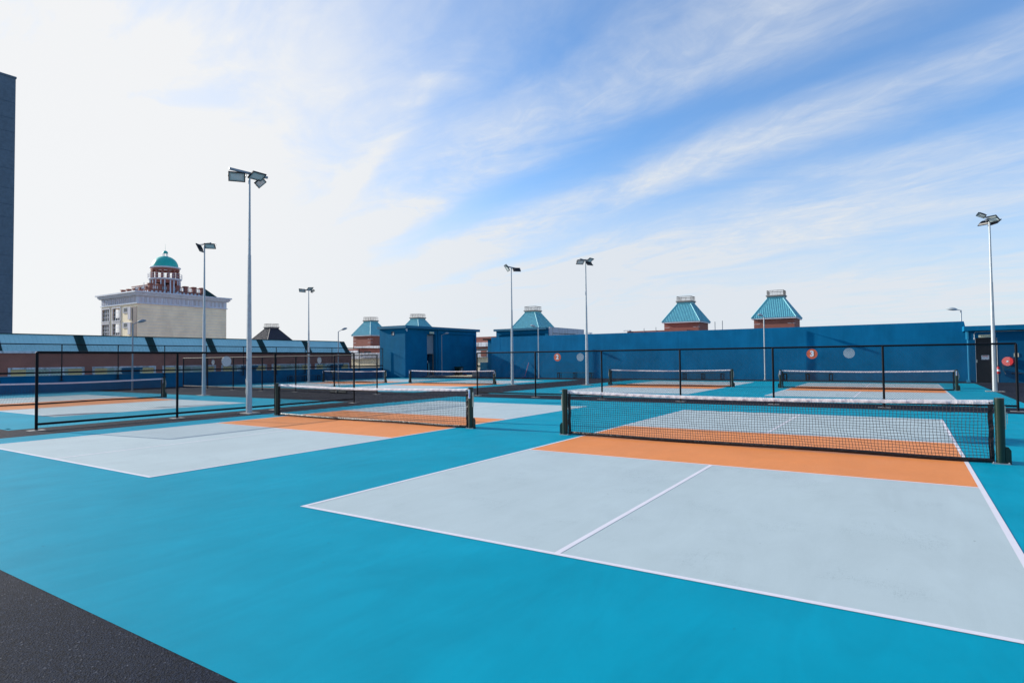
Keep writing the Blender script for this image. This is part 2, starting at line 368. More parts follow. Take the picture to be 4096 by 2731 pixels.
# ------------------------------------------------------------------ ground
struct('ground', MB().box(-1500, 1500, -1500, 2500, -16.2, -16), 'city')
struct('roof_deck', MB().box(-33.4, 45, -20, 39.2, -0.6, 0.0), 'asphalt')
Z1, Z2, Z3 = 0.002, 0.004, 0.006
def sheet(x0, x1, y0, y1, z): return MB().add([(x0,y0,z),(x1,y0,z),(x1,y1,z),(x0,y1,z)], [(0,1,2,3)])
struct('court_surround', sheet(-10.3, 16, -2.42, 15.72, Z1), 'teal')
struct('court_surround', sheet(-10.3, 8.44, 17.95, 35.6, Z1), 'teal')
struct('court_surround', sheet(-33.2, -14.0, 17.2, 34.4, Z1), 'teal')
struct('court_surround', sheet(-33.2, -12.05, 1.28, 11.45, Z1), 'teal')
def court(cx, cy, rz, w, L, K, name='court'):
    lw = 0.05; h = w/2
    T = Matrix.Translation((cx, cy, 0)) @ Matrix.Rotation(rz, 4, 'Z')
    def rect(x0, x1, y0, y1, z): return [T @ Vector(p) for p in ((x0,y0,z),(x1,y0,z),(x1,y1,z),(x0,y1,z))]
    a = MB()
    a.add(rect(-h, h, -L, -K, Z2), [(0,1,2,3)]); a.add(rect(-h, h, K, L, Z2), [(0,1,2,3)])
    struct('service_court', a, 'pale')
    struct('kitchen_zone', MB().add(rect(-h, h, -K, K, Z2), [(0,1,2,3)]), 'orange')
    b = MB()
    for y0, y1 in ((-L, -L+lw), (L-lw, L), (-K, -K+lw), (K-lw, K)):
        b.add(rect(-h+lw if abs(y0) < L-0.2 and abs(y1) < L-0.2 else -h, h-lw if abs(y0) < L-0.2 and abs(y1) < L-0.2 else h, y0, y1, Z3), [(0,1,2,3)])
    for x0 in (-h, h-lw): b.add(rect(x0, x0+lw, -L+lw, L-lw, Z3), [(0,1,2,3)])
    for s in (-1, 1):
        y0, y1 = sorted((s*K, s*(L-lw))); b.add(rect(-lw/2, lw/2, y0, y1, Z3), [(0,1,2,3)])
    struct('line_marking', b, 'white_line')
LL, KK = 6.635, 2.096
court(3.048, LL, 0, 6.096, LL, KK)
court(-3.098-3.048, LL, 0, 6.096, LL, KK)
court(-21.8, 6.35, math.pi/2, 6.05, 6.6, 2.1)
court(-26.95, 25.6, 0, 5.75, 6.5, 2.0)
court(-18.55, 25.3, 0, 6.3, 6.6, 2.1)
court(-5.2, 27.45, 0, 6.05, 6.62, 2.1)
court(3.8, 27.45, 0, 6.05, 6.62, 2.1)
# wet patches on the left court
pm = MB()
def blob(cx, cy, a, b, ang, z, n=26, seed=1):
    rr = random.Random(seed); pts = []
    for i in range(n):
        t = 2*math.pi*i/n; k = 1+0.18*math.sin(3*t+seed)+0.08*rr.uniform(-1, 1)
        x, y = a*k*math.cos(t), b*k*math.sin(t)
        pts.append((cx+x*math.cos(ang)-y*math.sin(ang), cy+x*math.sin(ang)+y*math.cos(ang), z))
    return pts
for i, (cx, cy, a, b, an) in enumerate(((-15.75, 7.4, 1.15, 0.13, 1.25), (-15.55, 4.1, 0.9, 0.25, 1.2))):
    P = blob(cx, cy, a, b, an, Z3+0.004, seed=i+2); pm.add(P, [tuple(range(len(P)))])
struct('puddle', pm, 'puddle', 'thin wet film of water on the pale left court')
struct('tape_mark', sheet(-12.55, -12.35, 1.36, 1.44, Z1), 'white_line')

# ------------------------------------------------------------------ nets
NET = {}
def net_meshes(SP):
    if SP in NET: return NET[SP]
    h = SP/2; top_e, top_c = 0.885, 0.835; d = {}
    i0, i1 = -h+0.115, h-0.115           # netting between the side bands
    def topz(x): t = (x/h); return top_c+(top_e-top_c)*abs(t)**1.6
    def yoff(x, z):                       # slack lower part bellies towards the near side
        k = max(0.0, min(1.0, (0.50-z)/0.46)); e = 1-abs(x/h)**10
        return -0.075*k*k*e*(1+0.25*math.sin(x*2.3))
    def zbot(x): return 0.035+0.008*math.sin(x*1.7)
    nx, nz = int((i1-i0)/0.044), 18
    jx = [[0.006*math.sin(i*0.35+j*0.5)+0.0025*math.sin(i*1.9+j*2.3) for j in range(nz+1)] for i in range(nx+1)]
    def P(i, j):
        x = i0+(i1-i0)*i/nx; zt = topz(x)-0.05; zb = zbot(x)+0.03
        z = zb+(zt-zb)*j/nz; z += 0.004*math.sin(i*0.6+j*1.1)*(0 < j < nz)
        lean = 0.035*max(0, 1-j/nz*2.2)*(1-abs(x/h)**8)
        return Vector((x+(jx[i][j] if 0 < i < nx else 0)+lean, yoff(x, z), z))
    m = MB(); r = 0.0035
    for i in range(nx+1):
        for j in range(nz): m.wire(P(i, j), P(i, j+1), r)
    for j in range(nz+1):
        for i in range(nx): m.wire(P(i, j), P(i+1, j), r)
    m.mats = ['cord']; m.mi = [0]*len(m.f); d['netting'] = m.mesh('netting')
    # top tape: folded band with slight puckers
    m = MB(); n = 150; rows = []
    for i in range(n+1):
        x = -h+0.065+(SP-0.13)*i/n; zt = topz(x); w = 0.004*math.sin(i*1.7)+0.003*math.sin(i*0.61); q = 0.0018*math.sin(i*2.9)
        rows.append([Vector((x, 0.011+w*0.4, zt-0.055+q)), Vector((x, 0.013+w, zt-0.028)), Vector((x, 0.006, zt+q)), Vector((x, -0.006, zt+q)), Vector((x, -0.013-w, zt-0.028)), Vector((x, -0.011-w*0.4, zt-0.057+q))])
    vs = [p for rr in rows for p in rr]
    m.add(vs, [(i*6+k, (i+1)*6+k, (i+1)*6+k+1, i*6+k+1) for i in range(n) for k in range(5)], False)
    m.mats = ['tape']; m.mi = [0]*len(m.f); d['top_tape'] = m.mesh('top_tape')
    m = MB(); n = 60
    vs = []
    for i in range(n+1):
        x = i0-0.04+(i1-i0+0.08)*i/n; zb = zbot(x); y = yoff(x, zb); 
        vs += [(x, y-0.004, zb+0.04), (x, y-0.007, zb-0.02), (x, y+0.003, zb-0.02), (x, y+0.002, zb+0.04)]
    m.add(vs, [(i*4+k, (i+1)*4+k, (i+1)*4+(k+1)%4, i*4+(k+1)%4) for i in range(n) for k in range(4)], True)
    m.mats = ['vinyl']; m.mi = [0]*len(m.f); d['bottom_band'] = m.mesh('bottom_band')
    for nm, s in (('sl', -1), ('sr', 1)):
        m = MB(); x = s*(h-0.10); vs = []; n = 16
        for k in range(n+1):
            z = 0.02+0.81*k/n; b = 0.003*math.sin(k*1.9); xx = x+0.004*math.sin(k*0.9)
            vs += [(xx-0.030, -0.006-b, z), (xx+0.030, -0.006+b, z), (xx+0.030, 0.006+b, z), (xx-0.030, 0.006-b, z)]
        m.add(vs, [(k*4+q, k*4+(q+1)%4, (k+1)*4+(q+1)%4, (k+1)*4+q) for k in range(n) for q in range(4)], False)
        m.add(vs[-4:], [(0,1,2,3)])
        m.mats = ['vinyl']; m.mi = [0]*len(m.f); d[nm] = m.mesh('side_band')
        m = MB(); zz = 0.08; xa, xb = s*(h-0.078), s*(h-0.052); k = 0
        while zz < 0.80:
            m.wire((xa, -0.012, zz), (xb, -0.012 if k%2 else 0.02, zz+0.07), 0.0022); m.wire((xb, 0.02 if k%2 else -0.012, zz+0.07), (xa, -0.012, zz+0.11), 0.0022); zz += 0.13; k += 1
        m.wire((s*(h-0.11), -0.014, 0.845), (s*(h-0.05), -0.012, 0.865), 0.004); m.wire((s*(h-0.11), -0.014, 0.845), (s*(h-0.10), -0.014, 0.76), 0.003)
        m.cyl((s*(h-0.11), -0.022, 0.845), (s*(h-0.11), -0.010, 0.845), 0.010, n=8)
        m.mats = ['cord']; m.mi = [0]*len(m.f); d[nm+'c'] = m.mesh('lacing_cord')
    m = MB().cyl((0,0,0.006), (0,0,0.905), 0.056, n=24)
    m.cyl((0,0,0.889), (0,0,0.913), 0.059, 0.057, n=24)
    m.mats = ['green_post']; m.mi = [0]*len(m.f); d['tube'] = m.mesh('post')
    m = MB().box(-0.10, 0.10, -0.07, 0.07, 0.0, 0.012)
    for a in (-0.085, 0.085):
        for b in (-0.055, 0.055): m.cyl((a, b, 0.012), (a, b, 0.028), 0.009, n=6)
    m.mats = ['galv_dark']; m.mi = [0]*len(m.f); d['base'] = m.mesh('base_plate')
    # gusset fin on outer side: local +x is outward
    m = MB(); prof = [(0.05, 0.0), (0.115, 0.0), (0.115, 0.19), (0.085, 0.235), (0.05, 0.24)]
    vs = [(x, y, z) for y in (-0.016, 0.016) for x, z in prof]; n = 5
    m.add(vs, [tuple(range(n)), tuple(reversed(range(n, 2*n)))]+[(i, n+i, n+(i+1)%n, (i+1)%n) for i in range(n)])
    m.mats = ['green_post']; m.mi = [0]*len(m.f); d['fin'] = m.mesh('gusset')
    m = MB().box(0.054, 0.066, -0.020, 0.020, 0.48, 0.80); m.cyl((0.062, 0, 0.70), (0.085, 0, 0.70), 0.012, n=8); m.cyl((0.082, 0, 0.70), (0.082, -0.01, 0.56), 0.005, n=6)
    m.mats = ['steel']; m.mi = [0]*len(m.f); d['winder'] = m.mesh('net_winder')
    NET[SP] = d
    return d
def sticker_meshes():
    if 'st' in NET: return NET['st']
    m = MB()        # curved plate on the face towards -y
    R = 0.0585; n = 8; a0, a1 = R_(-90-25), R_(-90+25); vs = []
    for i in range(n+1):
        t = a0+(a1-a0)*i/n; vs += [(R*math.cos(t), R*math.sin(t), 0.665), (R*math.cos(t), R*math.sin(t), 0.865)]
    m.add(vs, [(2*i, 2*i+2, 2*i+3, 2*i+1) for i in range(n)], True)
    m.mats = ['sign_white']; m.mi = [0]*len(m.f); pl = m.mesh('sticker')
    tx = text_mesh('AFN', 0.052, 0.002, 'sticker_blue', 'lettering', 0.0016)
    s = MB()
    for k in range(4):
        z = 0.855-k*0.020; s.add([(-0.020,-0.0605,z-0.022),(0.020,-0.0605,z-0.006),(0.020,-0.0605,z+0.004-0.002),(-0.020,-0.0605,z-0.012)], [(0,1,2,3)])
    s.mats = ['sticker_sky']; s.mi = [0]*len(s.f)
    NET['st'] = (pl, tx, s.mesh('stripes')); return NET['st']
def pickleball_net(cx, cy, rz, label, SP=6.836, sx=1.0, stick=(0, 0), sz=1.0):
    d = net_meshes(6.836)
    t = thing('court_net', label, 'court net', (cx, cy, Z1), rz, 'pickleball nets strung across the courts')
    t.scale = (sx, 1, sz)
    link('netting', d['netting'], t); link('top_tape', d['top_tape'], t); link('bottom_band', d['bottom_band'], t)
    for s, k in ((-1, 'sl'), (1, 'sr')):
        link('side_band', d[k], t); link('lacing_cord', d[k+'c'], t)
        p = link('post', d['tube'], t, (s*6.836/2, 0, 0))
        r = (0, 0, 0 if s > 0 else math.pi)
        link('base_plate', d['base'], p); link('gusset', d['fin'], p, None, r); link('winder', d['winder'], p, None, r)
        if stick[0 if s < 0 else 1]:
            pl, tx, st = sticker_meshes()
            link('sticker', pl, p, None, (0, 0, -rz if abs(rz) > 0.1 else 0)); q = 0
            rr = -rz if abs(rz) > 0.1 else 0
            link('lettering', tx, p, tuple(Matrix.Rotation(rr, 3, 'Z') @ Vector((0.0, -0.0600, 0.725))), tuple((Matrix.Rotation(rr, 3, 'Z') @ Matrix.Rotation(R_(90), 3, 'X') @ Matrix.Rotation(R_(-90), 3, 'Z')).to_euler()))
            link('stripes', st, p, None, (0, 0, rr))
    return t
pickleball_net(3.048, LL, 0, 'nearest pickleball net, on the right court in the foreground')
pickleball_net(-6.146, LL, 0, 'pickleball net on the middle left court, beside the near floodlight pole', stick=(0, 1))
pickleball_net(-21.9, 6.42, math.pi/2, 'pickleball net on the far left court, cut by the photo edge, behind the fence panel', stick=(0, 1), sz=0.965)
pickleball_net(-27.4, 25.72, 0, 'pickleball net in front of the blue parapet wall, left of the blue hut', sx=0.925, stick=(1, 0), sz=0.93)
pickleball_net(-18.78, 25.9, 0, 'pickleball net in front of the blue hut with the roller shutter', stick=(1, 1), sz=0.965)
pickleball_net(-5.2, 27.35, 0, 'pickleball net beyond the long fence, left one of the two before the long blue wall', sx=0.97)
pickleball_net(3.78, 27.25, 0, 'pickleball net beyond the long fence, the one nearest the black door', sx=1.0, stick=(1, 1), sz=0.97)

# ------------------------------------------------------------------ fences
def chain_mesh(L, z0, z1, pitch=0.062, r=0.0025, fringe=True):
    m = MB(); H = z1-z0; n = int((L+H)/pitch)+1
    rr = random.Random(3)
    for k in range(n+1):
        s = k*pitch
        for sg in (1, -1):
            # line x = s - t (sg=1) from (s, z0) up-left ; mirrored for sg=-1
            xa, za = s, z0; xb, zb = s-H, z1
            if xa > L: za = z0+(xa-L); xa = L
            if xb < 0: zb = z1+xb; xb = 0
            if zb-za < 0.01: continue
            if sg < 0: xa, xb = L-xa, L-xb
            m.wire((xa, 0.002*sg, za), (xb, 0.002*sg, zb), r)
    if fringe:
        x = 0.03
        while x < L:
            if rr.random() < 0.8:
                q = rr.uniform(0.01, 0.05); m.wire((x, 0, z0), (x+rr.uniform(-0.02, 0.02), 0, z0-q), r)
            x += pitch
    return m
def fence(p0, ang, xs, label, H=1.8, zb=0.14, rp=0.031, group='low black chain link fences round the courts', mesh_r=0.0025, base=True):
    t = thing('chain_link_fence', label, 'fence', (p0[0], p0[1], 0), ang, group)
    L = xs[-1]
    for x in xs:
        m = MB().cyl((x, 0, 0), (x, 0, H-0.02), rp, n=14)
        m.lathe((x, 0, H-0.02), [(rp, 0), (rp*0.9, 0.015), (rp*0.5, 0.026), (0.002, 0.03)], 14)
        q = part('post', m, 'black_pvc', t)
        if base: part('footing', MB().box(x-0.16, x+0.16, -0.12, 0.12, 0.001, 0.007), 'concrete', q)
    part('top_rail', MB().cyl((0, 0, H), (L, 0, H), 0.027, n=12), 'black_pvc', t)
    part('bottom_rail', MB().cyl((0, 0, zb), (L, 0, zb), 0.027, n=12), 'black_pvc', t)
    part('wire_mesh', chain_mesh(L, zb-0.02, H, r=mesh_r), 'wire', t)
    return t
fence((-11.45, 1.61), math.pi/2, [0, 3.22, 6.31, 9.6], 'three panel black chain link fence beside the near floodlight pole, nearest to the camera')
fence((-9.85, 16.6), 0, [0, 2.87, 5.75, 8.7, 11.7, 14.7, 17.72], 'long black chain link fence crossing behind the two near courts')
fence((-30.75, 15.5), 0, [0, 2.55, 5.05, 7.65, 10.4, 13.25, 16.1], 'black chain link fence with sunlit top rail, behind the far left court', H=1.78)
# tall fence on the parapet
def parapet_fence():
    X = -33.38; y0, y1 = 1.5, 34.62
    t = thing('parapet_fence', 'tall black chain link fence clamped to the blue parapet wall on the left', 'fence', (X, y0, 0), math.pi/2)
    L = y1-y0; ys = [4.7, 7.5, 10.26, 13.09, 15.76, 18.45, 21.13, 23.76, 26.33, 28.92, 31.84, 34.6]
    for y in ys:
        x = y-y0
        m = MB().cyl((x, 0, 0.62), (x, 0, 2.60), 0.027, n=10)
        q = part('post', m, 'black_pvc', t)
        part('clamp', MB().box(x-0.10, x+0.10, 0.018, 0.05, 0.60, 0.66).box(x-0.07, x+0.07, 0.018, 0.05, 0.78, 0.83), 'black_pvc', q)
    part('top_rail', MB().cyl((0, 0, 2.59), (L, 0, 2.59), 0.027, n=10), 'black_pvc', t)
    part('bottom_rail', MB().cyl((0, 0, 1.06), (L, 0, 1.06), 0.045, n=10), 'black_pvc', t)
    part('wire_mesh', chain_mesh(L, 1.06, 2.59, pitch=0.075, r=0.0024, fringe=False), 'wire', t)
parapet_fence()
# round number discs wired to the fences
def disc(x, y, z, rz, num, label, grp):
    t = thing('number_disc', label, 'sign', (x, y, z), rz, grp)
    m = MB().cyl((0, -0.004, 0), (0, 0.004, 0), 0.152, n=40)
    part('disc_plate', m, 'sign_orange' if num else 'sign_white', t)
    b = MB()
    for a in (-0.13, 0.13): b.cyl((a, -0.008, 0.01), (a, 0.02, 0.01), 0.006, n=6)
    part('wire_tie', b, 'wire', t)
    if num:
        me = text_mesh(num, 0.235, 0.004, 'sign_white', 'numeral', 0.010)
        link('numeral', me, t, (0.0, -0.0075, 0.0), (R_(90), 0, 0))
    return t
disc(-5.955, 16.6-0.03, 1.58, 0, '2', 'orange disc numbered 2 on the long fence', 'orange number discs')
disc(2.985, 16.6-0.03, 1.59, 0, '3', 'orange disc numbered 3 on the long fence', 'orange number discs')
disc(-5.0, 16.6+0.03, 1.575, 0, None, 'white disc on the long fence, right of the orange 2', 'white backs of number discs')
disc(3.985, 16.6+0.03, 1.60, 0, None, 'white disc on the long fence, right of the orange 3', 'white backs of number discs')
disc(-11.53, 6.32, 1.55, math.pi/2, None, 'large looking white disc left of the near floodlight pole', 'white backs of number discs')
disc(-27.7, 15.53, 1.53, 0, None, 'small narrow white disc just right of the second floodlight pole', 'white backs of number discs')
disc(-18.6, 15.53, 1.57, 0, None, 'narrow white disc right of the third floodlight pole, above the brown wall windows', 'white backs of number discs')

# ------------------------------------------------------------------ floodlight poles
def head_mesh(w, h):
    k = ('head', w, h)
    if k in NET: return NET[k]
    fr = MB()      # local +z is the lit face
    a, b = w/2, h/2; e = 0.028
    for x0, x1, y0, y1 in ((-a, a, b-e, b), (-a, a, -b, -b+e), (-a, -a+e, -b+e, b-e), (a-e, a, -b+e, b-e)):
        fr.box(x0, x1, y0, y1, -0.030, 0.0)
    fr.box(-a, a, -b, b, -0.036, -0.030)
    fr.add([(x*s, y*s2, z) for z, s, s2 in ((-0.036, 0.92, 0.92), (-0.075, 0.62, 0.62)) for x, y in ((-a, -b), (a, -b), (a, b), (-a, b))], [(4,5,6,7),(0,1,5,4),(1,2,6,5),(2,3,7,6),(3,0,4,7)])
    for i in range(7):
        x = -a*0.55+a*1.1*i/6; fr.box(x-0.003, x+0.003, -b*0.55, b*0.55, -0.095, -0.070)
    fr.mats = ['lamp_black']; fr.mi = [0]*len(fr.f)
    gl = MB()
    gl.add([(-a+e, -b+e, -0.006), (a-e, -b+e, -0.006), (a-e, b-e, -0.006), (-a+e, b-e, -0.006)], [(0,1,2,3)])
    q = 0.045; gl2 = MB()
    o = [(-a+e, -b+e), (a-e, -b+e), (a-e, b-e), (-a+e, b-e)]; n_ = [(x-math.copysign(q, x), y-math.copysign(q, y)) for x, y in o]
    for i in range(4):
        j = (i+1)%4; gl2.add([(*o[i], -0.0045), (*o[j], -0.0045), (*n_[j], -0.0055), (*n_[i], -0.0055)], [(0,1,2,3)])
    gl.mats = ['lamp_glass']; gl.mi = [0]*len(gl.f); gl2.mats = ['lamp_reflector']; gl2.mi = [0]*len(gl2.f)
    NET[k] = (fr.mesh('housing'), gl2.mesh('reflector'), gl.mesh('glass')); return NET[k]
def flood_pole(x, y, H, label, heads, arm, joint=4.0, r0=0.088, r1=0.030, box=False, plate=0.30):
    t = thing('floodlight_pole', label, 'floodlight', (x, y, 0), 0, 'tall floodlight poles')
    m = MB(); zj = joint; rj = r0+(r1-r0)*zj/H
    m.cyl((0,0,0.02), (0,0,zj+0.15), r0, rj, n=8, smooth=False); m.cyl((0,0,zj), (0,0,H), rj-0.006, r1, n=8, smooth=False)
    q = part('pole', m, 'galv', t)
    if box:
        b = MB().box(r0*0.35-0.05, r0*0.35+0.05, -r0-0.004, -r0+0.02, 0.55, 0.95); part('access_door', b, 'galv', q)
        b = MB().cyl((-r0*0.9, -0.03, 0.98), (-r0*0.9-0.03, -0.03, 0.98), 0.014, n=8); b.box(-r0-0.014, -r0+0.004, -0.045, 0.0, 0.90, 1.02); b.box(-r0-0.010, -r0+0.004, -0.05, -0.005, 0.60, 0.72); part('padlock', b, 'steel', q)
    part('base_plate', MB().box(-plate, plate, -plate*0.62, plate*0.62, Z2, 0.03), 'concrete', t)
    a = Vector(arm[:3]); hl = arm[3]; c = Vector((-0.07, 0.02, H+0.02)); a.normalize()
    part('crossarm', MB().obox(c, a, a.cross(Vector((0,0,1))), (0,0,1), hl, 0.035, 0.030), 'galv_dark', t)
    for hd in heads:
        pos, n, xx, w, h = hd
        fr, rf, gl = head_mesh(w, h)
        n = Vector(n).normalized(); xx = Vector(xx); xx = (xx-n*n.dot(xx)).normalized(); yy = n.cross(xx)
        M = Matrix((xx, yy, n)).transposed().to_4x4(); M.translation = Vector(pos)-Vector((x, y, 0))
        o = link('floodlight_head', fr, t); o.matrix_local = M
        link('reflector', rf, o); link('glass', gl, o)
        # bracket from head sides to arm
        hp = M.translation; along = (hp-c).dot(a); ap = c+a*max(-hl, min(hl, along))
        b = MB()
        s1 = M @ Vector((w/2+0.01, 0, -0.02)); s2 = M @ Vector((-w/2-0.01, 0, -0.02)); up = (ap-hp)*0.75
        e1 = s1+up*0.8; e2 = s2+up*0.8
        for p0, p1 in ((s1, e1), (s2, e2), (e1, e2)): b.cyl(p0, p1, 0.010, n=6)
        part('bracket', b, 'lamp_black', t)
flood_pole(-10.9, 6.64, 7.15, 'tallest looking floodlight pole with three lamps, standing beside the near fence', [
  ((-11.10, 6.36, 7.00), (0.613, -0.365, -0.701), (0.53, 0.848, 0.021), .46, .31),
  ((-10.77, 6.81, 7.07), (0.50, 0.04, -0.866), (-0.04, 0.998, 0.01), .46, .31),
  ((-11.02, 7.10, 6.99), (0.545, 0.409, -0.732), (0.54, 0.497, 0.68), .31, .46)], (0.1, 1.1, 0, 0.60), joint=4.55, box=True)
flood_pole(-21.7, 11.52, 6.98, 'floodlight pole with two lamps rising in front of the cream building', [
  ((-21.26, 11.52, 6.84), (0.39, -0.451, -0.803), (0.732, 0.681, -0.027), .46, .31),
  ((-22.14, 11.53, 6.86), (-0.72, -0.45, -0.45), (0.45, -0.80, 0.0), .34, .42)], (1.0, 0.05, 0, 0.50), joint=3.6)
flood_pole(-31.2, 24.92, 6.72, 'slim floodlight pole with three lamps left of the brown tower with light blue roof', [
  ((-31.45, 24.54, 6.68), (0.364, -0.574, -0.733), (0.782, 0.616, -0.094), .46, .31),
  ((-31.12, 24.98, 6.82), (0.605, 0.051, -0.795), (0.047, 0.994, 0.1), .46, .31),
  ((-31.10, 25.23, 6.66), (0.54, 0.361, -0.761), (0.558, 0.524, 0.644), .28, .36)], (0, 1, 0, 0.5), joint=3.6)
flood_pole(-14.14, 25.97, 6.98, 'floodlight pole with a black backed lamp, right of the blue hut', [
  ((-14.20, 25.57, 6.90), (-0.398, -0.759, -0.515), (0.835, -0.533, 0.139), .30, .44),
  ((-13.98, 26.32, 6.86), (-0.549, 0.508, -0.663), (0.679, 0.734, 0.0), .46, .31)], (0, 1, 0, 0.60), joint=4.3)
flood_pole(-9.74, 26.98, 7.10, 'floodlight pole standing in front of the long blue wall left end', [
  ((-9.85, 26.55, 6.95), (0.614, -0.39, -0.686), (0.557, 0.83, 0.027), .46, .31),
  ((-9.45, 27.0, 7.08), (0.561, -0.044, -0.826), (0.061, 0.998, -0.011), .46, .31),
  ((-9.75, 27.42, 6.96), (-0.62, 0.25, -0.72), (0.35, 0.93, 0.0), .46, .31)], (0, 1, 0, 0.55), joint=4.4)
flood_pole(8.43, 27.06, 6.97, 'rightmost floodlight pole with four lamps in front of the black door', [
  ((8.50, 26.69, 6.95), (-0.558, -0.429, -0.71), (0.646, -0.762, -0.047), .46, .31),
  ((8.15, 26.89, 7.17), (-0.476, -0.107, -0.873), (0.874, 0.048, -0.483), .31, .46),
  ((8.34, 27.42, 6.94), (0.35, 0.5, -0.75), (0.80, -0.5, -0.1), .46, .31),
  ((8.66, 27.60, 6.94), (0.45, 0.35, -0.80), (0.75, -0.6, 0.0), .40, .31)], (0.05, 0.95, 0, 0.5), joint=4.3)

# ------------------------------------------------------------------ street lamps
def street_lamp(x, y, z0, z1, d, label, galv='galv_dark', up=0.10, arm=0.22, head=0.42):
    t = thing('street_lamp', label, 'street lamp', (x, y, z0), 0, 'short street lamps along the roof edge')
    H = z1-z0; d = Vector((d[0], d[1], 0)).normalized(); s = d.cross(Vector((0,0,1)))
    m = MB().cyl((0,0,0), (0,0,H), 0.045, 0.035, n=12); m.cyl((0,0,0), (0,0,0.02), 0.09, n=12); part('pole', m, galv, t)
    a0 = Vector((0,0,H-0.02)); a1 = a0+d*arm+Vector((0,0,up))
    part('arm', MB().cyl(a0, a1, 0.022, n=8), galv, t)
    m = MB(); n = 10; rings = []
    sl = Vector((0,0,up*0.9/arm*head if arm else 0))
    for i in range(n+1):
        k = i/n; w = 0.12*math.sin(math.pi*min(1, k*0.85+0.12))**0.6; hh = 0.12*math.sin(math.pi*min(1, k*0.9+0.08))**0.7
        c = a1+d*head*k+sl*k*0.5; ring = []
        for j in range(12):
            tt = 2*math.pi*j/12; zz = math.sin(tt); ring.append(c+s*w*math.cos(tt)+Vector((0,0,hh*zz if zz > 0 else hh*0.55*zz)))
        rings += ring
    m.add(rings, [(i*12+j, i*12+(j+1)%12, (i+1)*12+(j+1)%12, (i+1)*12+j) for i in range(n) for j in range(12)], True)
    m.add(rings[:12], [tuple(range(12))]); m.add(rings[-12:], [tuple(range(12))])
    h = part('lamp_head', m, galv, t)
    c = a1+d*head*0.62+sl*0.31-Vector((0,0,0.028))
    part('lens', MB().lathe(c, [(0.06, 0.0), (0.05, -0.02), (0.02, -0.03)], 12), 'lamp_glass', h)
    return t
street_lamp(-30.6, 12.59, 0, 3.70, (0.5, 0.85), 'street lamp in front of the cream building corner, leftmost one', up=0.12)
street_lamp(-32.6, 28.9, 0, 3.88, (0.55, 0.83), 'street lamp between the last roof panel and the brown tower', up=0.15, arm=0.25, head=0.46)
street_lamp(-30.2, 38.9, 0, 3.80, (0.5, 0.85), 'street lamp standing close to the shaded side of the blue hut', up=0.12, arm=0.3, galv='galv_dark')
street_lamp(-19.15, 37.6, 0, 4.02, (-0.75, -0.5), 'street lamp in front of the left part of the long blue wall', galv='galv', up=0.10)
street_lamp(-2.25, 37.9, 0, 4.10, (-0.35, -0.93), 'street lamp with head towards the camera, before the middle of the long blue wall', galv='galv', up=0.08)
street_lamp(8.22, 39.6, 0, 4.10, (-1.0, -0.02), 'street lamp rising behind the right end of the long blue wall', galv='galv', up=0.05, arm=0.16, head=0.55)

# ------------------------------------------------------------------ walls of the roof terrace
def long_wall():
    t = thing('long_blue_wall', 'long blue rendered wall closing the roof terrace behind the courts', 'wall', (-24.24, 38.3, 0))
    m = MB(); x1 = 8.25+24.24; h = 3.39
    # face with slightly sloping right end
    vs = [(0, 0, 0), (x1+0.12, 0, 0), (x1+0.12, 0, 2.75), (x1, 0, h), (0, 0, h)]
    vs += [(x, 0.22, z) for x, y, z in vs]; n = 5
    m.add(vs, [tuple(range(n)), tuple(reversed(range(n, 2*n)))]+[(i, (i+1)%n, n+(i+1)%n, n+i) for i in range(n)])
    part('wall_panel', m, 'blue_wall', t)
    part('end_pier', MB().box(-0.58, 0.0, 0.30, 0.55, 0, 3.19), 'blue_hut', t)
    part('end_slab', MB().box(-1.0, -0.02, 0.15, 0.70, 3.19, 3.31), 'black_pvc', t)
    part('control_joint', MB().box(0.88, 0.90, -0.006, 0.0, 2.3, 3.36), 'blue_hut', t)
long_wall()
def low_wall():
    t = thing('low_blue_wall', 'low blue wall in the gap between the blue hut and the long wall', 'wall', (-30.8, 39.5, 0))
    part('wall_panel', MB().box(0, 7.2, 6.2, 6.4, -0.1, 1.22), 'blue_hut', t)
    part('step_block', MB().box(3.6, 4.85, 0.0, 1.2, -0.1, 0.47), 'concrete', t)
    part('side_block', MB().box(4.852, 7.0, -0.6, 1.0, -0.1, 0.62), 'blue_hut', t)
low_wall()
def parapet():
    t = thing('parapet_wall', 'low dark blue parapet wall along the left edge of the roof', 'wall', (-33.5, -12, 0))
    part('wall_panel', MB().box(-0.18, 0, 0, 46.7, -0.3, 0.86), 'blue_hut', t)
    part('coping', MB().box(-0.22, 0.02, 0, 46.7, 0.862, 0.90), 'blue_trim', t)
parapet()
def vent(y, w, label):
    t = thing('roof_vent', label, 'vent', (-34.1, y, 0.0), 0, 'blue capped vents behind the parapet')
    part('vent_body', MB().box(-0.4, 0.0, 0.10, w-0.10, 0.3, 1.12), 'blue_trim', t)
    part('vent_cap', MB().box(-0.5, 0.12, 0, w, 1.122, 1.26), 'blue_trim', t)
vent(13.55, 1.2, 'blue capped vent behind the parapet beside the leftmost street lamp')
vent(21.35, 1.35, 'blue capped vent behind the parapet beside the tallest floodlight pole')
vent(29.25, 1.4, 'blue capped vent behind the parapet near the blue hut')

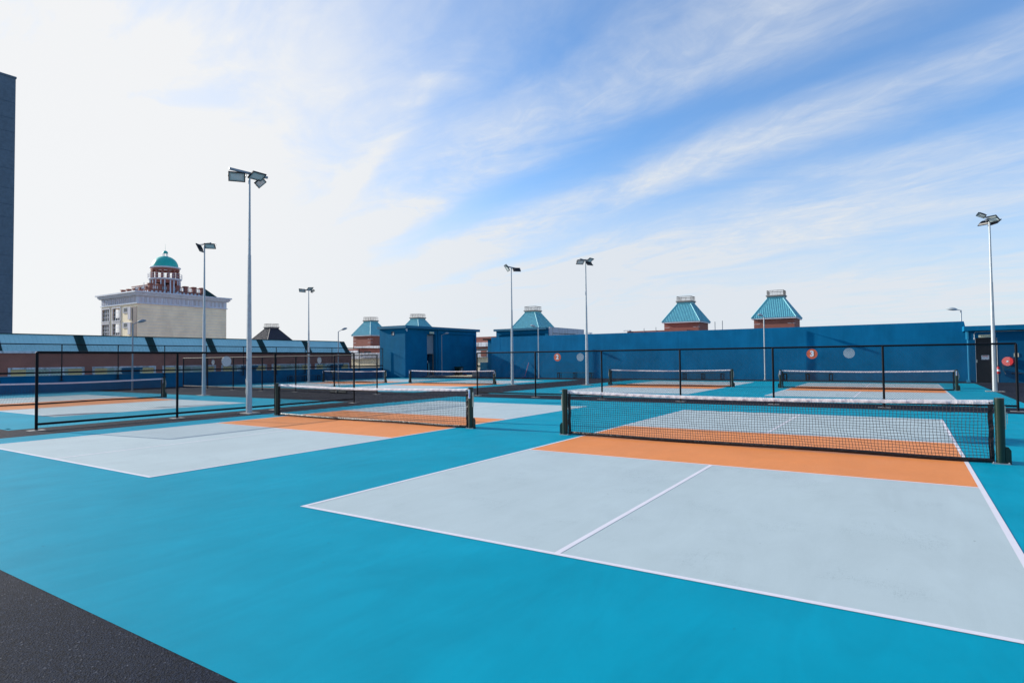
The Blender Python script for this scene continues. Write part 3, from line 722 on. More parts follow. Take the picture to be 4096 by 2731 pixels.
def hut():
    t = thing('blue_hut', 'dark blue rooftop hut with roller shutter and flat roof slab', 'hut', (-33.9, 34.75, 0))
    X1 = 3.0; Y1 = 10.35; H = 4.30
    m = MB()
    m.box(0, X1, 0, 2.85, 0, H)                 # front block
    m.box(0, X1, 4.15, Y1, 0, H)            # right block
    m.box(0, X1, 2.85, 4.15, 3.87, H)           # lintel
    m.box(0, X1-0.9, 2.85, 4.15, 2.06, 3.87)    # backing
    o = part('wall', m, 'blue_hut', t)
    w = MB()
    part('panel_frame', MB().box(X1, X1+0.10, 4.40, 4.50, 0, 3.95).box(X1, X1+0.10, Y1-0.25, Y1, 0, 3.95).box(X1, X1+0.10, 4.40, Y1, 3.95, H-0.001).box(X1, X1+0.06, 0, 2.85, 0, H-0.001), 'blue_hut', o)
    part('roof_slab', MB().box(-0.15, X1+0.30, -0.18, Y1+0.35, H, H+0.24), 'blue_trim', t)
    s = MB(); n = 18
    for i in range(n):
        z0 = 2.07+1.78*i/n; z1 = z0+1.78/n
        s.add([(X1-0.33, 2.86, z0), (X1-0.33, 4.14, z0), (X1-0.27, 4.14, z0+(z1-z0)*0.5), (X1-0.27, 2.86, z0+(z1-z0)*0.5), (X1-0.33, 4.14, z1), (X1-0.33, 2.86, z1)], [(0,1,2,3), (3,2,4,5)])
    part('roller_shutter', s, 'shutter', t)
    d = MB().box(X1-1.0, X1-0.9, 3.35, 4.12, 0.1, 2.05); dd = part('door', d, 'black_door', t)
    part('notice', MB().box(X1-0.898, X1-0.89, 3.75, 4.05, 1.25, 1.45), 'sign_white', dd)
    part('door_frame', MB().box(X1-1.0, X1-0.86, 2.86, 3.34, 0.1, 2.05).box(X1-0.35, X1-0.28, 4.06, 4.148, 0.1, 2.06), 'wood', t)
    part('threshold_step', MB().box(X1-0.9, X1+0.55, 2.6, 4.9, 0, 0.09), 'concrete', t)
    part('light_fitting', MB().box(X1+0.001, X1+0.07, 3.24, 3.83, 3.92, 4.10), 'sign_cream', t)
    wn = MB().box(1.45, 1.78, -0.012, 0.0, 3.70, 4.05)
    ww = part('window', wn, 'black_door', t)
    part('pane', MB().box(1.60, 1.74, -0.02, -0.012, 3.74, 4.01), 'galv', ww)
    c = MB().box(X1+0.061, X1+0.13, 0.05, 0.22, 4.14, 4.26); c.cyl((X1+0.14, 0.13, 4.14), (X1+0.14, 0.13, 4.06), 0.04, n=10); c.lathe((X1+0.14, 0.13, 4.02), [(0.01, 0), (0.05, 0.02), (0.05, 0.05)], 10)
    part('security_camera', c, 'sign_white', t)
    part('cable', MB().tube([(X1+0.065, 0.2, 4.2), (X1+0.065, 2.8, 4.2)], 0.012, 6), 'blue_trim', t)
hut()
def back_building():
    t = thing('back_building', 'blue and stained white flat roofed building behind the left end of the long wall', 'building', (-27.55, 44.0, 0))
    m = MB().box(0, 5.75, 0, 6.9, 0, 4.20)
    o = part('wall', m, 'blue_hut', t)
    part('panel_frame', MB().box(0, 0.35, -0.10, 0, 0, 3.83).box(5.4, 5.75, -0.10, 0, 0, 3.83).box(0, 5.75, -0.10, 0, 3.832, 4.199), 'blue_hut', o)
    part('roof_slab', MB().box(-0.22, 5.6, -0.25, 6.9, 4.202, 4.40), 'blue_trim', t)
    part('side_wall', MB().box(5.752, 5.90, -0.02, 6.95, 0, 4.42), 'white_stain', t)
    part('pipe', MB().cyl((5.93, 0.5, 3.86), (5.93, 5, 3.90), 0.02, n=6), 'rust', t)
back_building()
def right_hut():
    t = thing('door_building', 'blue rooftop building with black door and hose reel at the right edge', 'building', (8.36, 37.2, 0))
    m = MB().box(0, 0.285, 0, 4, 0, 2.80).box(1.22, 12, 0, 4, 0, 2.80).box(0.285, 1.22, 0, 4, 2.41, 2.80).box(0.285, 1.22, 0.35, 4, 0, 2.41)
    w = part('wall', m, 'blue_dark', t)
    part('roof_slab', MB().box(-0.20, 12.2, -0.22, 4.2, 2.802, 3.06), 'blue_wall', t)
    part('corner_pier', MB().box(-0.10, 0.0, -0.02, 0.30, 2.35, 2.80), 'lit_return', t)
    part('return_strip', MB().cyl((-0.045, 0.04, 0.05), (-0.045, 0.04, 2.35), 0.022, n=8).box(-0.14, 0.02, -0.06, 0.1, 0.001, 0.12), 'lit_return', t)  # added strip for the lit wall return, its brightness painted in
    d = part('door', MB().box(0.30, 1.205, 0.10, 0.15, 0.02, 2.40), 'black_door', t)
    s = MB()
    for i in range(10): s.box(0.36+i*0.088, 0.372+i*0.088, 0.092, 0.10, 1.45, 2.33)
    part('grille', s, 'black_pvc', d)
    pl = part('notice', MB().box(0.54, 0.87, 0.088, 0.096, 1.23, 1.46), 'sign_white', d)
    part('notice_heading', MB().box(0.58, 0.83, 0.0865, 0.088, 1.39, 1.43), 'sign_orange', pl)
    part('handle', MB().box(0.31, 0.36, 0.05, 0.10, 1.08, 1.22), 'steel', d)
    part('door_frame', MB().box(0.286, 0.298, -0.01, 0.15, 0, 2.41).box(1.207, 1.219, -0.01, 0.15, 0, 2.41), 'galv', t)
    e = part('exit_sign', MB().box(0.44, 1.12, -0.045, -0.003, 2.43, 2.58), 'sign_cream', t)
    me = text_mesh('KELUAR', 0.15, 0.004, 'sign_olive', 'lettering', 0.001)
    link('lettering', me, e, (0.80, -0.0475, 2.505), (R_(90), 0, 0))
    part('conduit', MB().tube([(0.25, -0.02, 2.38), (0.25, -0.02, 2.66), (0.32, -0.02, 2.74), (12, -0.02, 2.74)], 0.014, 8).cyl((0.25, -0.02, 2.33), (0.25, -0.02, 2.42), 0.03, n=8), 'galv', t)
    part('water_pipe', MB().tube([(1.75, -0.06, 0.50), (12, -0.06, 0.42)], 0.018, 8), 'rust', t)
right_hut()
def hose_reel():
    t = thing('hose_reel', 'red fire hose reel drum with hanging hose on the blue wall', 'hose reel', (9.90, 37.2, 1.13))
    m = MB(); m.cyl((0.17, -0.05, 0), (0.06, -0.30, 0), 0.235, n=32); part('drum', m, 'red', t)
    m = MB().cyl((0.05, -0.302, 0), (0.047, -0.315, 0), 0.235, n=36); f = part('drum_face', m, 'red_disc', t)
    part('hub', MB().cyl((0.047, -0.316, 0), (0.045, -0.33, 0), 0.05, n=16), 'sign_white', f)
    part('wall_bracket', MB().box(0.08, 0.16, -0.12, -0.002, -0.1, 0.1), 'lamp_black', t)
    P = [(-0.17, -0.2, -0.16), (-0.15, -0.2, -0.24), (-0.06, -0.22, -0.33), (0.08, -0.22, -0.36), (0.20, -0.18, -0.30), (0.27, -0.12, -0.18)]
    part('hose', MB().tube(P, 0.014, 8).tube([(-0.14, -0.2, -0.26), (-0.12, -0.2, -0.45), (-0.05, -0.2, -0.62)], 0.012, 8), 'rubber', t)
    part('nozzle', MB().cyl((-0.05, -0.2, -0.62), (-0.03, -0.2, -0.68), 0.014, 0.008, n=8), 'steel', t)
    t2 = thing('fire_extinguisher', 'red fire extinguisher hanging left of the hose reel', 'fire extinguisher', (9.58, 37.2, 0.47))
    part('cylinder', MB().lathe((0, -0.12, 0), [(0.07, 0), (0.08, 0.02), (0.08, 0.29), (0.065, 0.34), (0.03, 0.37), (0.02, 0.39)], 20), 'red', t2)
    part('valve', MB().cyl((0,-0.12,0.39), (0,-0.12,0.43), 0.016, n=8).box(-0.05, 0.03, -0.13, -0.11, 0.42, 0.445), 'lamp_black', t2)
    part('hose', MB().tube([(-0.03,-0.12,0.41), (-0.10,-0.12,0.36), (-0.11,-0.12,0.12)], 0.009, 6), 'rubber', t2)
    part('instruction_band', MB().lathe((0, -0.12, 0), [(0.0815, 0.13), (0.0815, 0.24)], 20), 'sign_white', t2)
    t3 = thing('wall_notice', 'small cream notice with red picture above the hose reel', 'sign', (10.36, 37.19, 1.46))
    p = part('plate', MB().box(-0.10, 0.10, -0.008, 0.008, -0.10, 0.10), 'sign_cream', t3)
    part('picture', MB().box(-0.055, 0.03, -0.0105, -0.008, -0.015, 0.055).box(0.03, 0.065, -0.0105, -0.008, 0.01, 0.03).box(-0.03, 0.01, -0.0105, -0.008, -0.035, -0.0151), 'sign_orange', p)
hose_reel()

# ------------------------------------------------------------------ small things along the walls
def bench(x0, y, L, label, rz=0.0):
    t = thing('bench', label, 'bench', (x0, y, 0), rz, 'dark backless benches')
    s = MB()
    for k in range(3): s.box(0, L, -0.17+k*0.12, -0.07+k*0.12, 0.42, 0.445)
    part('seat', s, 'bin_green', t)
    for x in (0.18, L/2, L-0.18):
        m = MB(); w = 0.13
        for sx in (-0.085, 0.085): m.box(x+sx-0.018, x+sx+0.018, -0.15, -0.115, 0.0, 0.42).box(x+sx-0.018, x+sx+0.018, 0.115, 0.15, 0, 0.42)
        m.box(x-0.0669, x+0.0669, -0.15, -0.115, 0.37, 0.42).box(x-0.0669, x+0.0669, -0.15, -0.115, 0.03, 0.06)
        part('leg', m, 'black_pvc', t)
    return t
bench(-17.55, 37.75, 3.1, 'dark bench against the long blue wall behind a floodlight pole')
bench(-7.65, 37.75, 2.9, 'dark bench against the long wall, seen through the left of the two far nets')
bench(-1.2, 37.75, 2.95, 'dark bench against the long wall, seen through the net nearest the black door')
bench(-32.9, 24.4, 2.9, 'dark bench along the blue parapet near the left far net', math.pi/2)
def court_roller():
    t = thing('water_roller', 'court drying roller with bent dark green handle parked at the fence', 'roller', (-17.2, 15.30, 0), 0.0)
    part('handle', MB().tube([(-0.28,0.3,0.07), (-0.32,0.1,0.95), (-0.27,0.1,1.02), (-0.12,0.1,1.03), (0.02,0.1,1.0), (0.08,0.1,0.9), (0.30,0.0,0.07)], 0.018, 8), 'bin_green', t)
    part('roller', MB().cyl((-0.33, 0, 0.06), (0.78, 0.0, 0.055), 0.055, n=16), 'foam', t)
    part('axle', MB().cyl((-0.36, 0, 0.06), (0.82, 0, 0.055), 0.012, n=6).box(0.12, 0.16, -0.07, 0.07, 0.02, 0.13), 'steel', t)
court_roller()
def bin_():
    t = thing('wheelie_bin', 'dark green wheelie bin against the shaded hut wall', 'bin', (-30.25, 41.5, 0), 0.0)
    m = MB(); m.add([(-.22,-.26,.06),(.22,-.26,.06),(.22,.26,.06),(-.22,.26,.06),(-.28,-.33,.80),(.28,-.33,.80),(.28,.33,.80),(-.28,.33,.80)], [(3,2,1,0),(4,5,6,7),(0,1,5,4),(1,2,6,5),(2,3,7,6),(3,0,4,7)])
    part('bin_body', m, 'bin_green', t)
    part('lid', MB().box(-0.31, 0.31, -0.37, 0.37, 0.802, 0.86), 'bin_green', t)
    part('wheel', MB().cyl((-0.25, -0.28, 0.09), (-0.25, -0.22, 0.09), 0.09, n=14), 'black_pvc', t)
    part('wheel', MB().cyl((-0.25, 0.22, 0.09), (-0.25, 0.28, 0.09), 0.09, n=14), 'black_pvc', t)
    part('notice', MB().add([(0.262,-.05,.35),(0.262,.22,.35),(0.284,.24,.72),(0.284,-.05,.72)], [(0,1,2,3)]), 'galv_dark', t)
    t2 = thing('broom', 'dark broom leaning on the hut wall beside the green bin', 'broom', (-30.35, 42.15, 0))
    part('handle', MB().cyl((0.15,0.25,0.10), (-0.35,0.05,1.25), 0.014, n=6), 'black_pvc', t2)
    part('broom_head', MB().box(0.08, 0.2, 0.05, 0.45, 0.0, 0.10), 'red', t2)
    t3 = thing('floor_mop', 'pink handled squeegee with blue head leaning on the long blue wall', 'mop', (-20.72, 38.0, 0))
    part('handle', MB().cyl((0,0,0.10), (0.24,0.27,1.22), 0.016, n=8), 'pink', t3)
    part('mop_head', MB().box(-0.24, 0.20, -0.05, 0.05, 0.03, 0.08), 'blue_plastic', t3)
    part('mop_fringe', MB().box(-0.25, 0.21, -0.06, 0.06, 0.0, 0.028), 'lamp_black', t3)
bin_()

# ------------------------------------------------------------------ brown arcade with blue mansard
def arcade():
    X = -45.0; t = thing('brown_arcade', 'long brown rendered building with light blue sheet metal mansard roof', 'building', (X, 0, 0))
    Ya, Yb = -8.0, 41.5
    part('wall', MB().box(-9, 0, Ya, Yb, -16, 2.27), 'brown', t)
    part('eaves_band', MB().box(-9, 0.10, Ya, Yb+0.1, 2.272, 2.42), 'weathered', t)
    ys = [0.9, 5.9, 10.9, 15.92, 20.9, 25.9, 30.9, 36.0]
    zb, zt, xb, xt = 2.422, 3.60, 0.0, -0.9
    r = MB(); r.add([(xb, Ya, zb), (xb, Yb, zb), (xt, Yb-0.9, zt), (xt, Ya, zt)], [(0,1,2,3)])
    r.add([(xb, Yb, zb), (-9, Yb, zb), (-8.1, Yb-0.9, zt), (xt, Yb-0.9, zt)], [(0,1,2,3)])
    r.add([(xt, Ya, zt), (xt, Yb-0.9, zt), (-8.1, Yb-0.9, zt), (-8.1, Ya, zt)], [(0,1,2,3)])
    y = Ya
    while y < Yb-0.95:
        if all(abs(y-b) > 0.36 for b in ys):
            r.add([(xb+0.03, y, zb), (xb+0.03, y+0.045, zb), (xt+0.03, y+0.045, zt), (xt+0.03, y, zt), (xb, y-0.01, zb), (xb, y+0.055, zb), (xt, y+0.055, zt), (xt, y-0.01, zt)], [(0,1,2,3),(4,0,3,7),(1,5,6,2)])
        y += 0.26
    o = part('roof', r, 'mansard', t)
    part('ridge_cap', MB().box(xt-0.15, xt+0.06, Ya, Yb-0.85, zt, zt+0.05), 'dark_green', o)
    for b in ys+[40.95]:
        m = MB(); w = 0.29
        m.add([(xb+0.06, b-w, zb), (xb+0.06, b+w, zb), (xt+0.06, b+w, zt+0.03), (xt+0.06, b-w, zt+0.03), (xb-0.01, b-w, zb), (xb-0.01, b+w, zb), (xt, b+w, zt), (xt, b-w, zt)], [(0,1,2,3),(4,0,3,7),(1,5,6,2)])
        m.add([(xb+0.12, b-0.03, zb), (xb+0.12, b+0.03, zb), (xt+0.12, b+0.03, zt+0.03), (xt+0.12, b-0.03, zt+0.03)], [(0,1,2,3)])
        part('roof_valley', m, 'dark_green', o)
    y = 1.55
    for k in range(8):
        a, b = y+k*5.03+0.12-0.25, y+k*5.03+4.62-0.25
        f = MB().box(0, 0.09, a, b, 1.17, 1.29).box(0, 0.09, a, a+0.14, -0.4, 1.168).box(0, 0.09, b-0.14, b, -0.4, 1.168)
        fo = part('window', f, 'weathered', t)
        part('reveal', MB().box(0.001, 0.03, a+0.142, a+1.0, -0.4, 1.168), 'yellow', fo); part('reveal', MB().box(0.001, 0.03, b-1.0, b-0.142, -0.4, 1.168), 'yellow', fo)
        part('pane', MB().box(0.001, 0.02, a+1.002, b-1.002, -0.4, 1.168), 'window', fo)
        mu = MB()
        for q in range(1, 4): yy = a+1.0+(b-a-2.0)*(q-0.35)/3; mu.box(0.021, 0.06, yy-0.05, yy+0.05, -0.4, 1.168)
        part('mullion', mu, 'weathered', fo)
arcade()

# ------------------------------------------------------------------ cream building with dome
def cream():
    t = thing('cream_building', 'cream building with white cornice, red balustrade and green dome', 'building', (-90, 40.86, 0))
    W_, D_ = 11.35, 14.05; zc = 10.35
    w = MB()
    # front face (towards -y) with openings, rest closed boxes
    cols = [(-10.95, -8.65), (-7.55, -5.2)]; rows = [(8.1, 9.95), (5.85, 7.6)]
    w.box(-W_, -0.001, 0.6, D_, 0, zc) if False else None
    w.box(-W_, -10.95, 0, 0.35, -16, zc); w.box(-8.65, -7.55, 0, 0.35, -16, zc); w.box(-5.2, 0, 0, 0.35, -16, zc)
    for a, b in cols: w.box(a, b, 0, 0.35, 9.95, zc).box(a, b, 0, 0.35, 7.6, 8.1).box(a, b, 0, 0.35, -16, 5.85)
    w.box(-0.35, 0, 0.35, D_, -16, zc)
    w.box(-W_, -0.35, D_-0.35, D_, -16, 5.0).box(-W_, -0.35, D_-0.35, D_, 10.1, zc).box(-4.6, -0.35, D_-0.35, D_, 5.0, 10.1)
    w.box(-W_, -W_+0.35, 0.35, 1.0, -16, zc).box(-W_, -W_+0.35, 8.0, D_, -16, zc).box(-W_, -W_+0.35, 1.0, 8.0, -16, 5.6).box(-W_, -W_+0.35, 1.0, 8.0, 10.2, zc)
    w.box(-W_, 0, 0, D_, zc, zc+0.02)
    wall = part('wall', w, 'cream', t)
    g = MB()
    z = 5.4
    while z < 10.2: g.box(0.0, 0.012, 0.1, D_-0.1, z, z+0.03); g.box(-W_+0.1, -5.0, -0.012, 0, z, z+0.03) if z < 5.8 else None; z += 0.47
    part('joint_line', g, 'cornice', wall)
    # cornice in steps
    c = MB(); e = 0.002
    c.box(-W_-0.15, 0.15, -0.15, D_+0.15, 10.372, 10.50)
    c.box(-W_-0.02, 0.04, -0.04, D_+0.02, 10.502, 11.55)
    c.box(-W_-0.3, 0.3, -0.3, D_+0.3, 11.552, 11.70)
    c.box(-W_-0.45, 0.45, -0.45, D_+0.45, 11.702, 12.0)
    c.box(-W_-0.68, 0.68, -0.68, D_+0.62, 12.002, 12.22)
    co = part('cornice', c, 'cornice', t)
    b = MB(); y = 0.3
    while y < D_-0.3: b.box(0.04, 0.11, y, y+0.34, 10.65, 11.45); y += 0.68
    part('fluting', b, 'white_stain', co)
    x = -W_+0.3; b = MB()
    while x < -0.3: b.box(x, x+0.30, -0.11, -0.04, 10.65, 11.45); x += 0.60
    part('fluting', b, 'white_stain', co)
    for a, bb in cols:
        for z0, z1 in rows:
            f = MB().box(a-0.22, bb+0.22, -0.10, -0.001, z1, z1+0.22).box(a-0.22, bb+0.22, -0.12, -0.001, z0-0.20, z0).box(a-0.22, a, -0.08, -0.001, z0, z1).box(bb, bb+0.22, -0.08, -0.001, z0, z1)
            fo = part('window', f, 'white_stain', t)
            m = MB()
            for k in range(1, 3): xx = a+(bb-a)*k/3; m.box(xx-0.035, xx+0.035, 0.02, 0.08, z0, z1)
            for k in range(1, 3): zz = z0+(z1-z0)*k/3; m.box(a, bb, 0.022, 0.078, zz-0.03, zz+0.03)
            part('glazing_bar', m, 'cornice', fo)
            if a < -9: part('pane', MB().box(a, bb, 0.10, 0.12, z0, z1), 'dark_glass', fo)
            else: part('pane', MB().box(a, a+0.62, 0.10, 0.12, z0, z1).box(bb-0.55, bb, 0.10, 0.12, z0, z1).box(a+0.62, bb-0.55, 0.10, 0.12, z0, z0+0.4), 'dark_glass', fo)
    for z0, z1 in ((9.23, 9.87), (6.96, 7.58)):
        f = MB().box(-4.3, -2.75, -0.10, -0.001, z0-0.12, z1+0.12); fo = part('window', f, 'white_stain', t)
        part('pane', MB().box(-3.9, -2.9, -0.115, -0.101, z0+0.05, z1-0.03), 'dark_glass', fo)
        part('shutter_panel', MB().box(-2.65, -1.85, -0.12, -0.001, z0-1.15, z1+0.1), 'white_stain', t)
    part('mosaic_panel', MB().box(-1.6, -0.1, -0.03, -0.001, 2, 9.95), 'mosaic', t)
    # red parapet band with white squares and balustrade, front line along x and side line along y
    r = MB().use('brown_red'); x0, x1_, yA, yB = -10.9, -2.0, 2.6, 11.3
    r.box(x0, x1_, yA, yA+0.2, 12.222, 12.9).box(x1_-0.2, x1_, yA+0.2, yB, 12.222, 12.9)
    r.box(x0, x1_, yA-0.05, yA+0.25, 12.902, 13.0).box(x1_-0.2, x1_+0.05, yA+0.25, yB, 12.902, 13.0)
    sq = r.use('white_stain'); y = yA+0.3
    while y < yB-0.3: sq.box(x1_, x1_+0.03, y, y+0.32, 12.4, 12.75); y += 0.62
    x = x0+0.3
    while x < x1_-0.3: sq.box(x, x+0.32, yA-0.03, yA, 12.4, 12.75); x += 0.62
    part('parapet_band', r, None, t)
    bs = MB(); y = yA+0.5
    def bal(x, y): bs.lathe((x, y, 13.002), [(0.05, 0), (0.05, 0.08), (0.10, 0.2), (0.04, 0.42), (0.07, 0.55)], 8)
    while y < yB-0.2:
        bal(x1_-0.1, y); y += 0.27
    x = -6.5
    while x < x1_-0.2: bal(x, yA+0.1); x += 0.3
    part('baluster', bs, 'white_stain', t)
    part('balustrade_rail', MB().box(x1_-0.2, x1_+0.02, yA, yB, 13.553, 13.66).box(-7.5, x1_-0.2, yA, yA+0.2, 13.553, 13.66), 'brown_red', t)
    for i in range(7):
        y = yA+0.25+(yB-yA-0.5)*i/6; part('pier', MB().box(x1_-0.4, x1_+0.1, y-0.25, y+0.25, 13.002, 13.72).box(x1_-0.5, x1_+0.2, y-0.35, y+0.35, 13.722, 13.84), 'brown_red', t)
    for i in range(5):
        x = -10.4+i*1.9; part('pier', MB().box(x-0.25, x+0.25, yA-0.1, yA+0.4, 13.002, 13.25).box(x-0.35, x+0.35, yA-0.2, yA+0.5, 13.252, 13.35), 'brown_red', t)
    # drum, arcade and dome
    c = Vector((-3.9, 6.0, 0)); cx, cy = c.x, c.y
    k = 1.0
    drum = MB(); n = 10; R = 2.02
    def ringpiers(mb, R, z0, z1, n, w, d, off=0.0):
        for i in range(n):
            t_ = 2*math.pi*(i+off)/n; ex = Vector((math.cos(t_), math.sin(t_), 0)); ey = Vector((-math.sin(t_), math.cos(t_), 0))
            mb.obox((cx+ex.x*R, cy+ex.y*R, (z0+z1)/2), ex, ey, (0,0,1), d, w, (z1-z0)/2)
    ringpiers(drum, R-0.12, 12.22, 14.65, 10, 0.34, 0.16)
    drum.lathe((cx, cy, 14.15), [(R+0.02, 0), (R+0.02, 0.5)], 30); drum.lathe((cx, cy, 14.15), [(R-0.28, 0.5), (R-0.28, 0)], 30)
    ringpiers(drum, R-0.12, 15.02, 16.05, 14, 0.15, 0.14, 0.5)
    dr = part('drum', drum, 'brown_red', t)
    ar = MB(); na = 14
    for i in range(na):      # arched heads between upper piers
        t0 = 2*math.pi*(i+0.5)/na
        for s in range(6):
            f0, f1 = s/6, (s+1)/6
            def pz(f): return 16.02+0.22*math.sqrt(max(0, 1-(2*f-1)**2))
            a0, a1 = t0+2*math.pi/na*f0, t0+2*math.pi/na*f1
            for rr in (R+0.02, R-0.26):
                ar.add([(cx+rr*math.cos(a0), cy+rr*math.sin(a0), pz(f0)), (cx+rr*math.cos(a1), cy+rr*math.sin(a1), pz(f1)), (cx+rr*math.cos(a1), cy+rr*math.sin(a1), 16.55), (cx+rr*math.cos(a0), cy+rr*math.sin(a0), 16.55)], [(0,1,2,3)])
    part('arch_ring', ar, 'brown_red', dr)
    cl = MB()
    for i in range(20):
        t_ = 2*math.pi*(i//2+0.0)/10+(0.13 if i%2 else -0.13)
        cl.cyl((cx+2.12*math.cos(t_), cy+2.12*math.sin(t_), 12.22), (cx+2.12*math.cos(t_), cy+2.12*math.sin(t_), 14.6), 0.11, 0.09, n=10)
    part('column', cl, 'cornice', dr)
    part('balcony_ring', MB().lathe((cx, cy, 14.64), [(2.05, 0), (2.25, 0.05), (2.36, 0.16), (2.36, 0.28), (1.7, 0.30)], 36), 'cornice', t)
    part('dome_ring', MB().lathe((cx, cy, 16.55), [(2.05, 0), (2.22, 0.08), (2.22, 0.22), (1.9, 0.26)], 36), 'cornice', t)
    rl = MB()
    for zz in (15.25, 15.65):
        for i in range(36):
            a0, a1 = 2*math.pi*i/36, 2*math.pi*(i+1)/36
            rl.cyl((cx+2.4*math.cos(a0), cy+2.4*math.sin(a0), zz), (cx+2.4*math.cos(a1), cy+2.4*math.sin(a1), zz), 0.025, n=5)
    for i in range(24):
        a0 = 2*math.pi*i/24; rl.cyl((cx+2.4*math.cos(a0), cy+2.4*math.sin(a0), 14.9), (cx+2.4*math.cos(a0), cy+2.4*math.sin(a0), 15.66), 0.02, n=5)
    part('railing', rl, 'cornice', t)
    pf = [(1.86, 0.0)]+[(1.86*math.cos(R_(a)), 0.12+1.72*math.sin(R_(a))) for a in range(0, 86, 6)]+[(0.06, 1.84)]
    d = part('dome', MB().lathe((cx, cy, 16.78), pf, 40), 'dome', t)
    lt = MB()
    for i in range(6):
        a0 = 2*math.pi*i/6; lt.cyl((cx+0.33*math.cos(a0), cy+0.33*math.sin(a0), 18.5), (cx+0.33*math.cos(a0), cy+0.33*math.sin(a0), 19.1), 0.045, n=6)
    part('lantern', lt, 'cornice', d)
    part('lantern_cap', MB().lathe((cx, cy, 19.1), [(0.40, 0), (0.38, 0.12), (0.28, 0.30), (0.12, 0.40), (0.01, 0.42)], 18).cyl((cx, cy, 19.4), (cx, cy, 20.6), 0.02, 0.008, n=5), 'dome', d)
    part('roof_gable', MB().add([(-3.5, 11.0, 12.22), (-0.8, 11.0, 12.22), (-0.8, 13.2, 12.22), (-3.5, 13.2, 12.22), (-2.0, 11.5, 13.75)], [(0,1,4),(1,2,4),(2,3,4),(3,0,4)]), 'dark_green', t)
    part('aerial', MB().cyl((-0.2, 1.0, 12.22), (-0.2, 1.0, 13.6), 0.04, n=6), 'galv', t)
cream()
o = link('annexe_block', MB().box(-103.6, -100.5, 47.5, 52, -16, 6.35).mesh('annexe_block')); o.data.materials.append(MT['brown_red'])
tag(o, 'small red brown block at the left foot of the cream building', 'building')

def tower():
    t = thing('grey_tower', 'tall windowless blue grey tower at the left edge', 'building', (-400, 100, 0))
    m = MB(); m.box(-40, 0, -40, 23.6, -16, 158); part('wall', m, 'tower', t)
    j = MB(); rr = random.Random(5); z = 20
    while z < 152: j.box(0, 0.08, -38, 23.0, z, z+0.16); z += rr.uniform(7, 11)
    for yy in (4.0, 14.5): j.box(0, 0.07, yy, yy+0.15, 18, 156)
    part('joint_line', j, 'tower_joint', t)
    part('parapet_cap', MB().box(-40.3, 0.3, -40.3, 23.9, 158.002, 159), 'tower', t)
tower()

# ------------------------------------------------------------------ pyramid roofed towers
def pyramid_tower(cx, cy, label, roof='roof_teal', wall='brown_red', zt=10.98, zb=7.40, b=3.15, a=1.12, zbase=-16, grp='towers with flat topped pyramid roofs'):
    t = thing('pyramid_roof_tower', label, 'tower', (cx, cy, 0), 0, grp)
    w = part('wall', MB().box(-2.85, 2.85, -2.85, 2.85, zbase, zb-0.20), wall, t)
    q = MB()
    for z in (zb-0.95, zb-1.75, zb-2.55):
        for x0, x1 in ((-2.84, -1.95), (1.95, 2.84)): q.box(x0, x1, -2.87, -2.851, z, z+0.05)
        q.box(2.851, 2.87, -2.84, -2.2, z, z+0.05)
    part('corner_band', q, 'weathered', w)
    part('eaves', MB().box(-b, b, -b, b, zb-0.198, zb-0.02), 'cornice', t)
    r = MB(); zt0 = zt-0.55
    c4 = lambda s, z: [(-s, -s, z), (s, -s, z), (s, s, z), (-s, s, z)]
    B, T, T2 = c4(b+0.02, zb), c4(a+0.02, zt0), c4(a+0.1, zt-0.28)
    for i in range(4):
        j = (i+1)%4; r.add([B[i], B[j], T[j], T[i]], [(0,1,2,3)]); r.add([T[i], T[j], T2[j], T2[i]], [(0,1,2,3)])
    # standing seams
    for side in range(4):
        R = Matrix.Rotation(side*math.pi/2, 4, 'Z'); n = 24
        for k in range(1, n):
            x = -b+2*b*k/n
            s = min(1.0, (b-abs(x))/(b-a)) if abs(x) > a else 1.0
            if s < 0.04: continue
            def pt(xx, f, up): 
                y = -(b+(a-b)*f); z = zb+(zt0-zb)*f; nrm = Vector((0, -(zt0-zb), (b-a))).normalized(); nrm = Vector((0, -abs(nrm.y), abs(nrm.z)))
                return R @ (Vector((xx, y, z))+nrm*up)
            w_ = 0.03
            r.add([pt(x-w_, 0, 0), pt(x-w_*0.6, 0, 0.07), pt(x+w_*0.6, 0, 0.07), pt(x+w_, 0, 0), pt(x-w_, s, 0), pt(x-w_*0.6, s, 0.07), pt(x+w_*0.6, s, 0.07), pt(x+w_, s, 0)], [(0,1,5,4),(1,2,6,5),(2,3,7,6)])
    h = r
    for i in range(4): h.cyl(Vector(B[i])+Vector((0,0,0.02)), Vector(T[i])+Vector((0,0,0.02)), 0.10, n=6)
    rf = part('roof', r, roof, t)
    part('platform', MB().box(-1.25, 1.25, -1.25, 1.25, zt-0.28, zt-0.14).box(-1.34, 1.34, -1.34, 1.34, zt-0.138, zt), 'concrete', t)
    g = MB(); e = 1.18
    for z in (zt+0.72, zt+0.40):
        for i in range(4):
            p, q2 = c4(e, z)[i], c4(e, z)[(i+1)%4]; g.cyl(p, q2, 0.034 if z > zt+0.5 else 0.014, n=5)
    for i in range(4):
        p, q2 = Vector(c4(e, zt)[i]), Vector(c4(e, zt)[(i+1)%4])
        for k in range(12): 
            s = p.lerp(q2, k/12); g.cyl(s, s+Vector((0,0,0.72)), 0.022 if k%4 == 0 else 0.010, n=5)
    part('railing', g, 'rust', t)
    return t
base = pyramid_tower(-9.8-1.30, 97.35, 'rightmost teal pyramid roofed tower, above the orange disc 3')
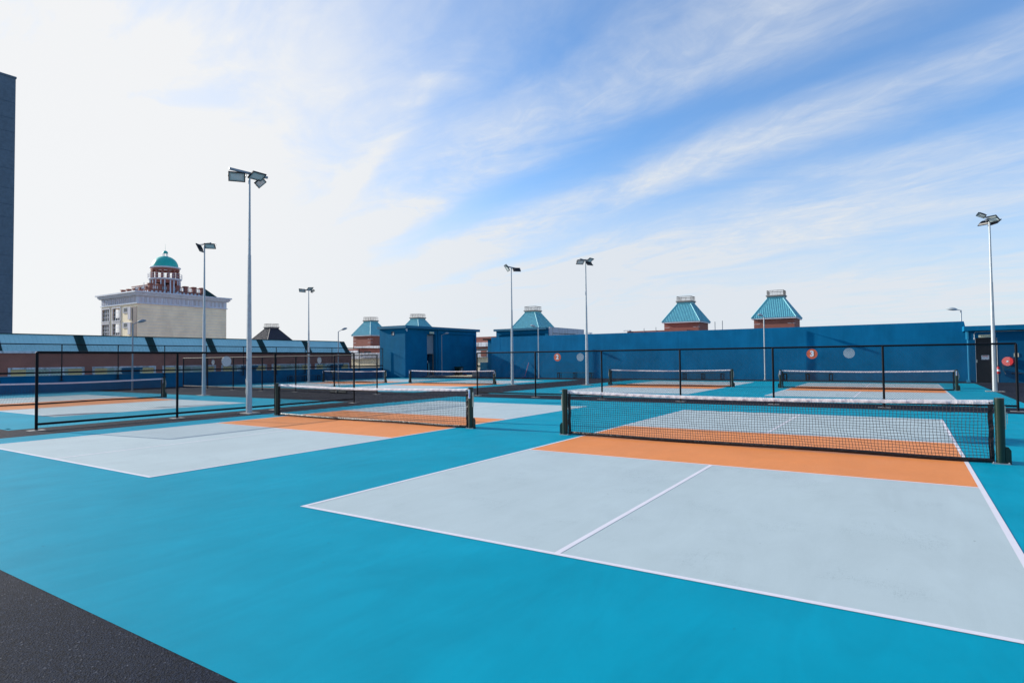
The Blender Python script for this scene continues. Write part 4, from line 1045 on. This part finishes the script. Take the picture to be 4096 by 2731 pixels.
for cx, lb in ((-24.0, 'second teal pyramid roofed tower from the right, above the long blue wall'),
               (-54.1, 'teal pyramid roof rising behind the flat roofed blue and white building'),
               (-84.0, 'teal pyramid roof just showing above the blue hut roof slab'),
               (-98.7, 'light teal pyramid roofed brown tower left of the blue hut')):
    c = copy_tree(base); c.location.x = cx-1.30; c['label'] = lb
pyramid_tower(-122.0-1.15, 87.1, 'dark slate pyramid roof peeking over the blue mansard roof', roof='roof_dark', wall='roof_dark', zt=9.9, zb=6.0, b=3.9, grp=None)

# ------------------------------------------------------------------ buildings seen in the gap
def gap_building():
    t = thing('old_shop_row', 'old brown and cream building with weathered ledges seen through the gaps beside the blue hut', 'building', (-84, 75, 0))
    p = part
    p('wall', MB().box(1.9, 38, 0, 6, -16, 1.85), 'cream', t)
    p('upper_wall', MB().box(-2, 13.5, 0.6, 6, 1.9, 3.80), 'brown_red', t); p('upper_wall', MB().box(24, 38, 0.6, 6, 1.9, 5.18), 'brown_red', t)
    p('ledge', MB().box(2.6, 13.5, 0.2, 6.1, 3.802, 4.20), 'weathered', t); p('ledge', MB().box(-1.6, 3.4, 0.3, 1.2, 3.05, 3.45), 'weathered', t); p('ledge', MB().box(28, 38, 0.1, 0.6, 3.60, 4.28), 'weathered', t)
    p('tile_ledge', MB().box(1.9, 38, -0.35, 0.6, 1.852, 2.9), 'weathered', t)
    m = MB()
    for i in range(44): m.cyl((5.0+i*0.21, -0.36, 2.85), (5.0+i*0.21, -0.55, 2.1), 0.06, 0.09, n=6)
    p('roof_tile', m, 'weathered', t)
    p('window', MB().box(2.6, 4.4, 0.55, 0.599, 2.92, 3.20).box(4.8, 6.6, 0.55, 0.599, 2.92, 3.20).box(31, 33.4, 0.05, 0.1, 2.95, 3.25), 'dark_glass', t)
    p('red_panel', MB().box(32.4, 33.5, -0.42, -0.36, 1.98, 2.9), 'brown_red', t)
    p('cornice', MB().box(1.9, 38, -0.10, 0.0, 0.45, 0.60), 'dark_green', t)
    t2 = thing('far_roofline', 'long low brown roofline behind the long blue wall with cream edge', 'building', (-41.5, 90, 0))
    p('wall', MB().box(8.6, 18.5, 0, 6, -16, 5.88), 'brown_red', t2)
    p('parapet', MB().box(0, 8.59, 0, 6, -16, 5.62), 'cream', t2)
    p('chimney', MB().box(0.9, 1.9, -0.1, 0.8, 5.622, 5.95).box(8.0, 9.0, -0.1, 0.8, 5.9, 6.1), 'weathered', t2)
    p('aerial', MB().cyl((22.8, 0, 5), (22.8, 0, 6.9), 0.06, n=6).cyl((23.9, 0, 5), (23.9, 0, 7.0), 0.06, n=6).cyl((11.5, 0, 5.8), (11.5, 0, 6.3), 0.05, n=6).cyl((13.5, 0, 5.8), (13.5, 0, 6.4), 0.05, n=6), 'galv_dark', t2)
gap_building()
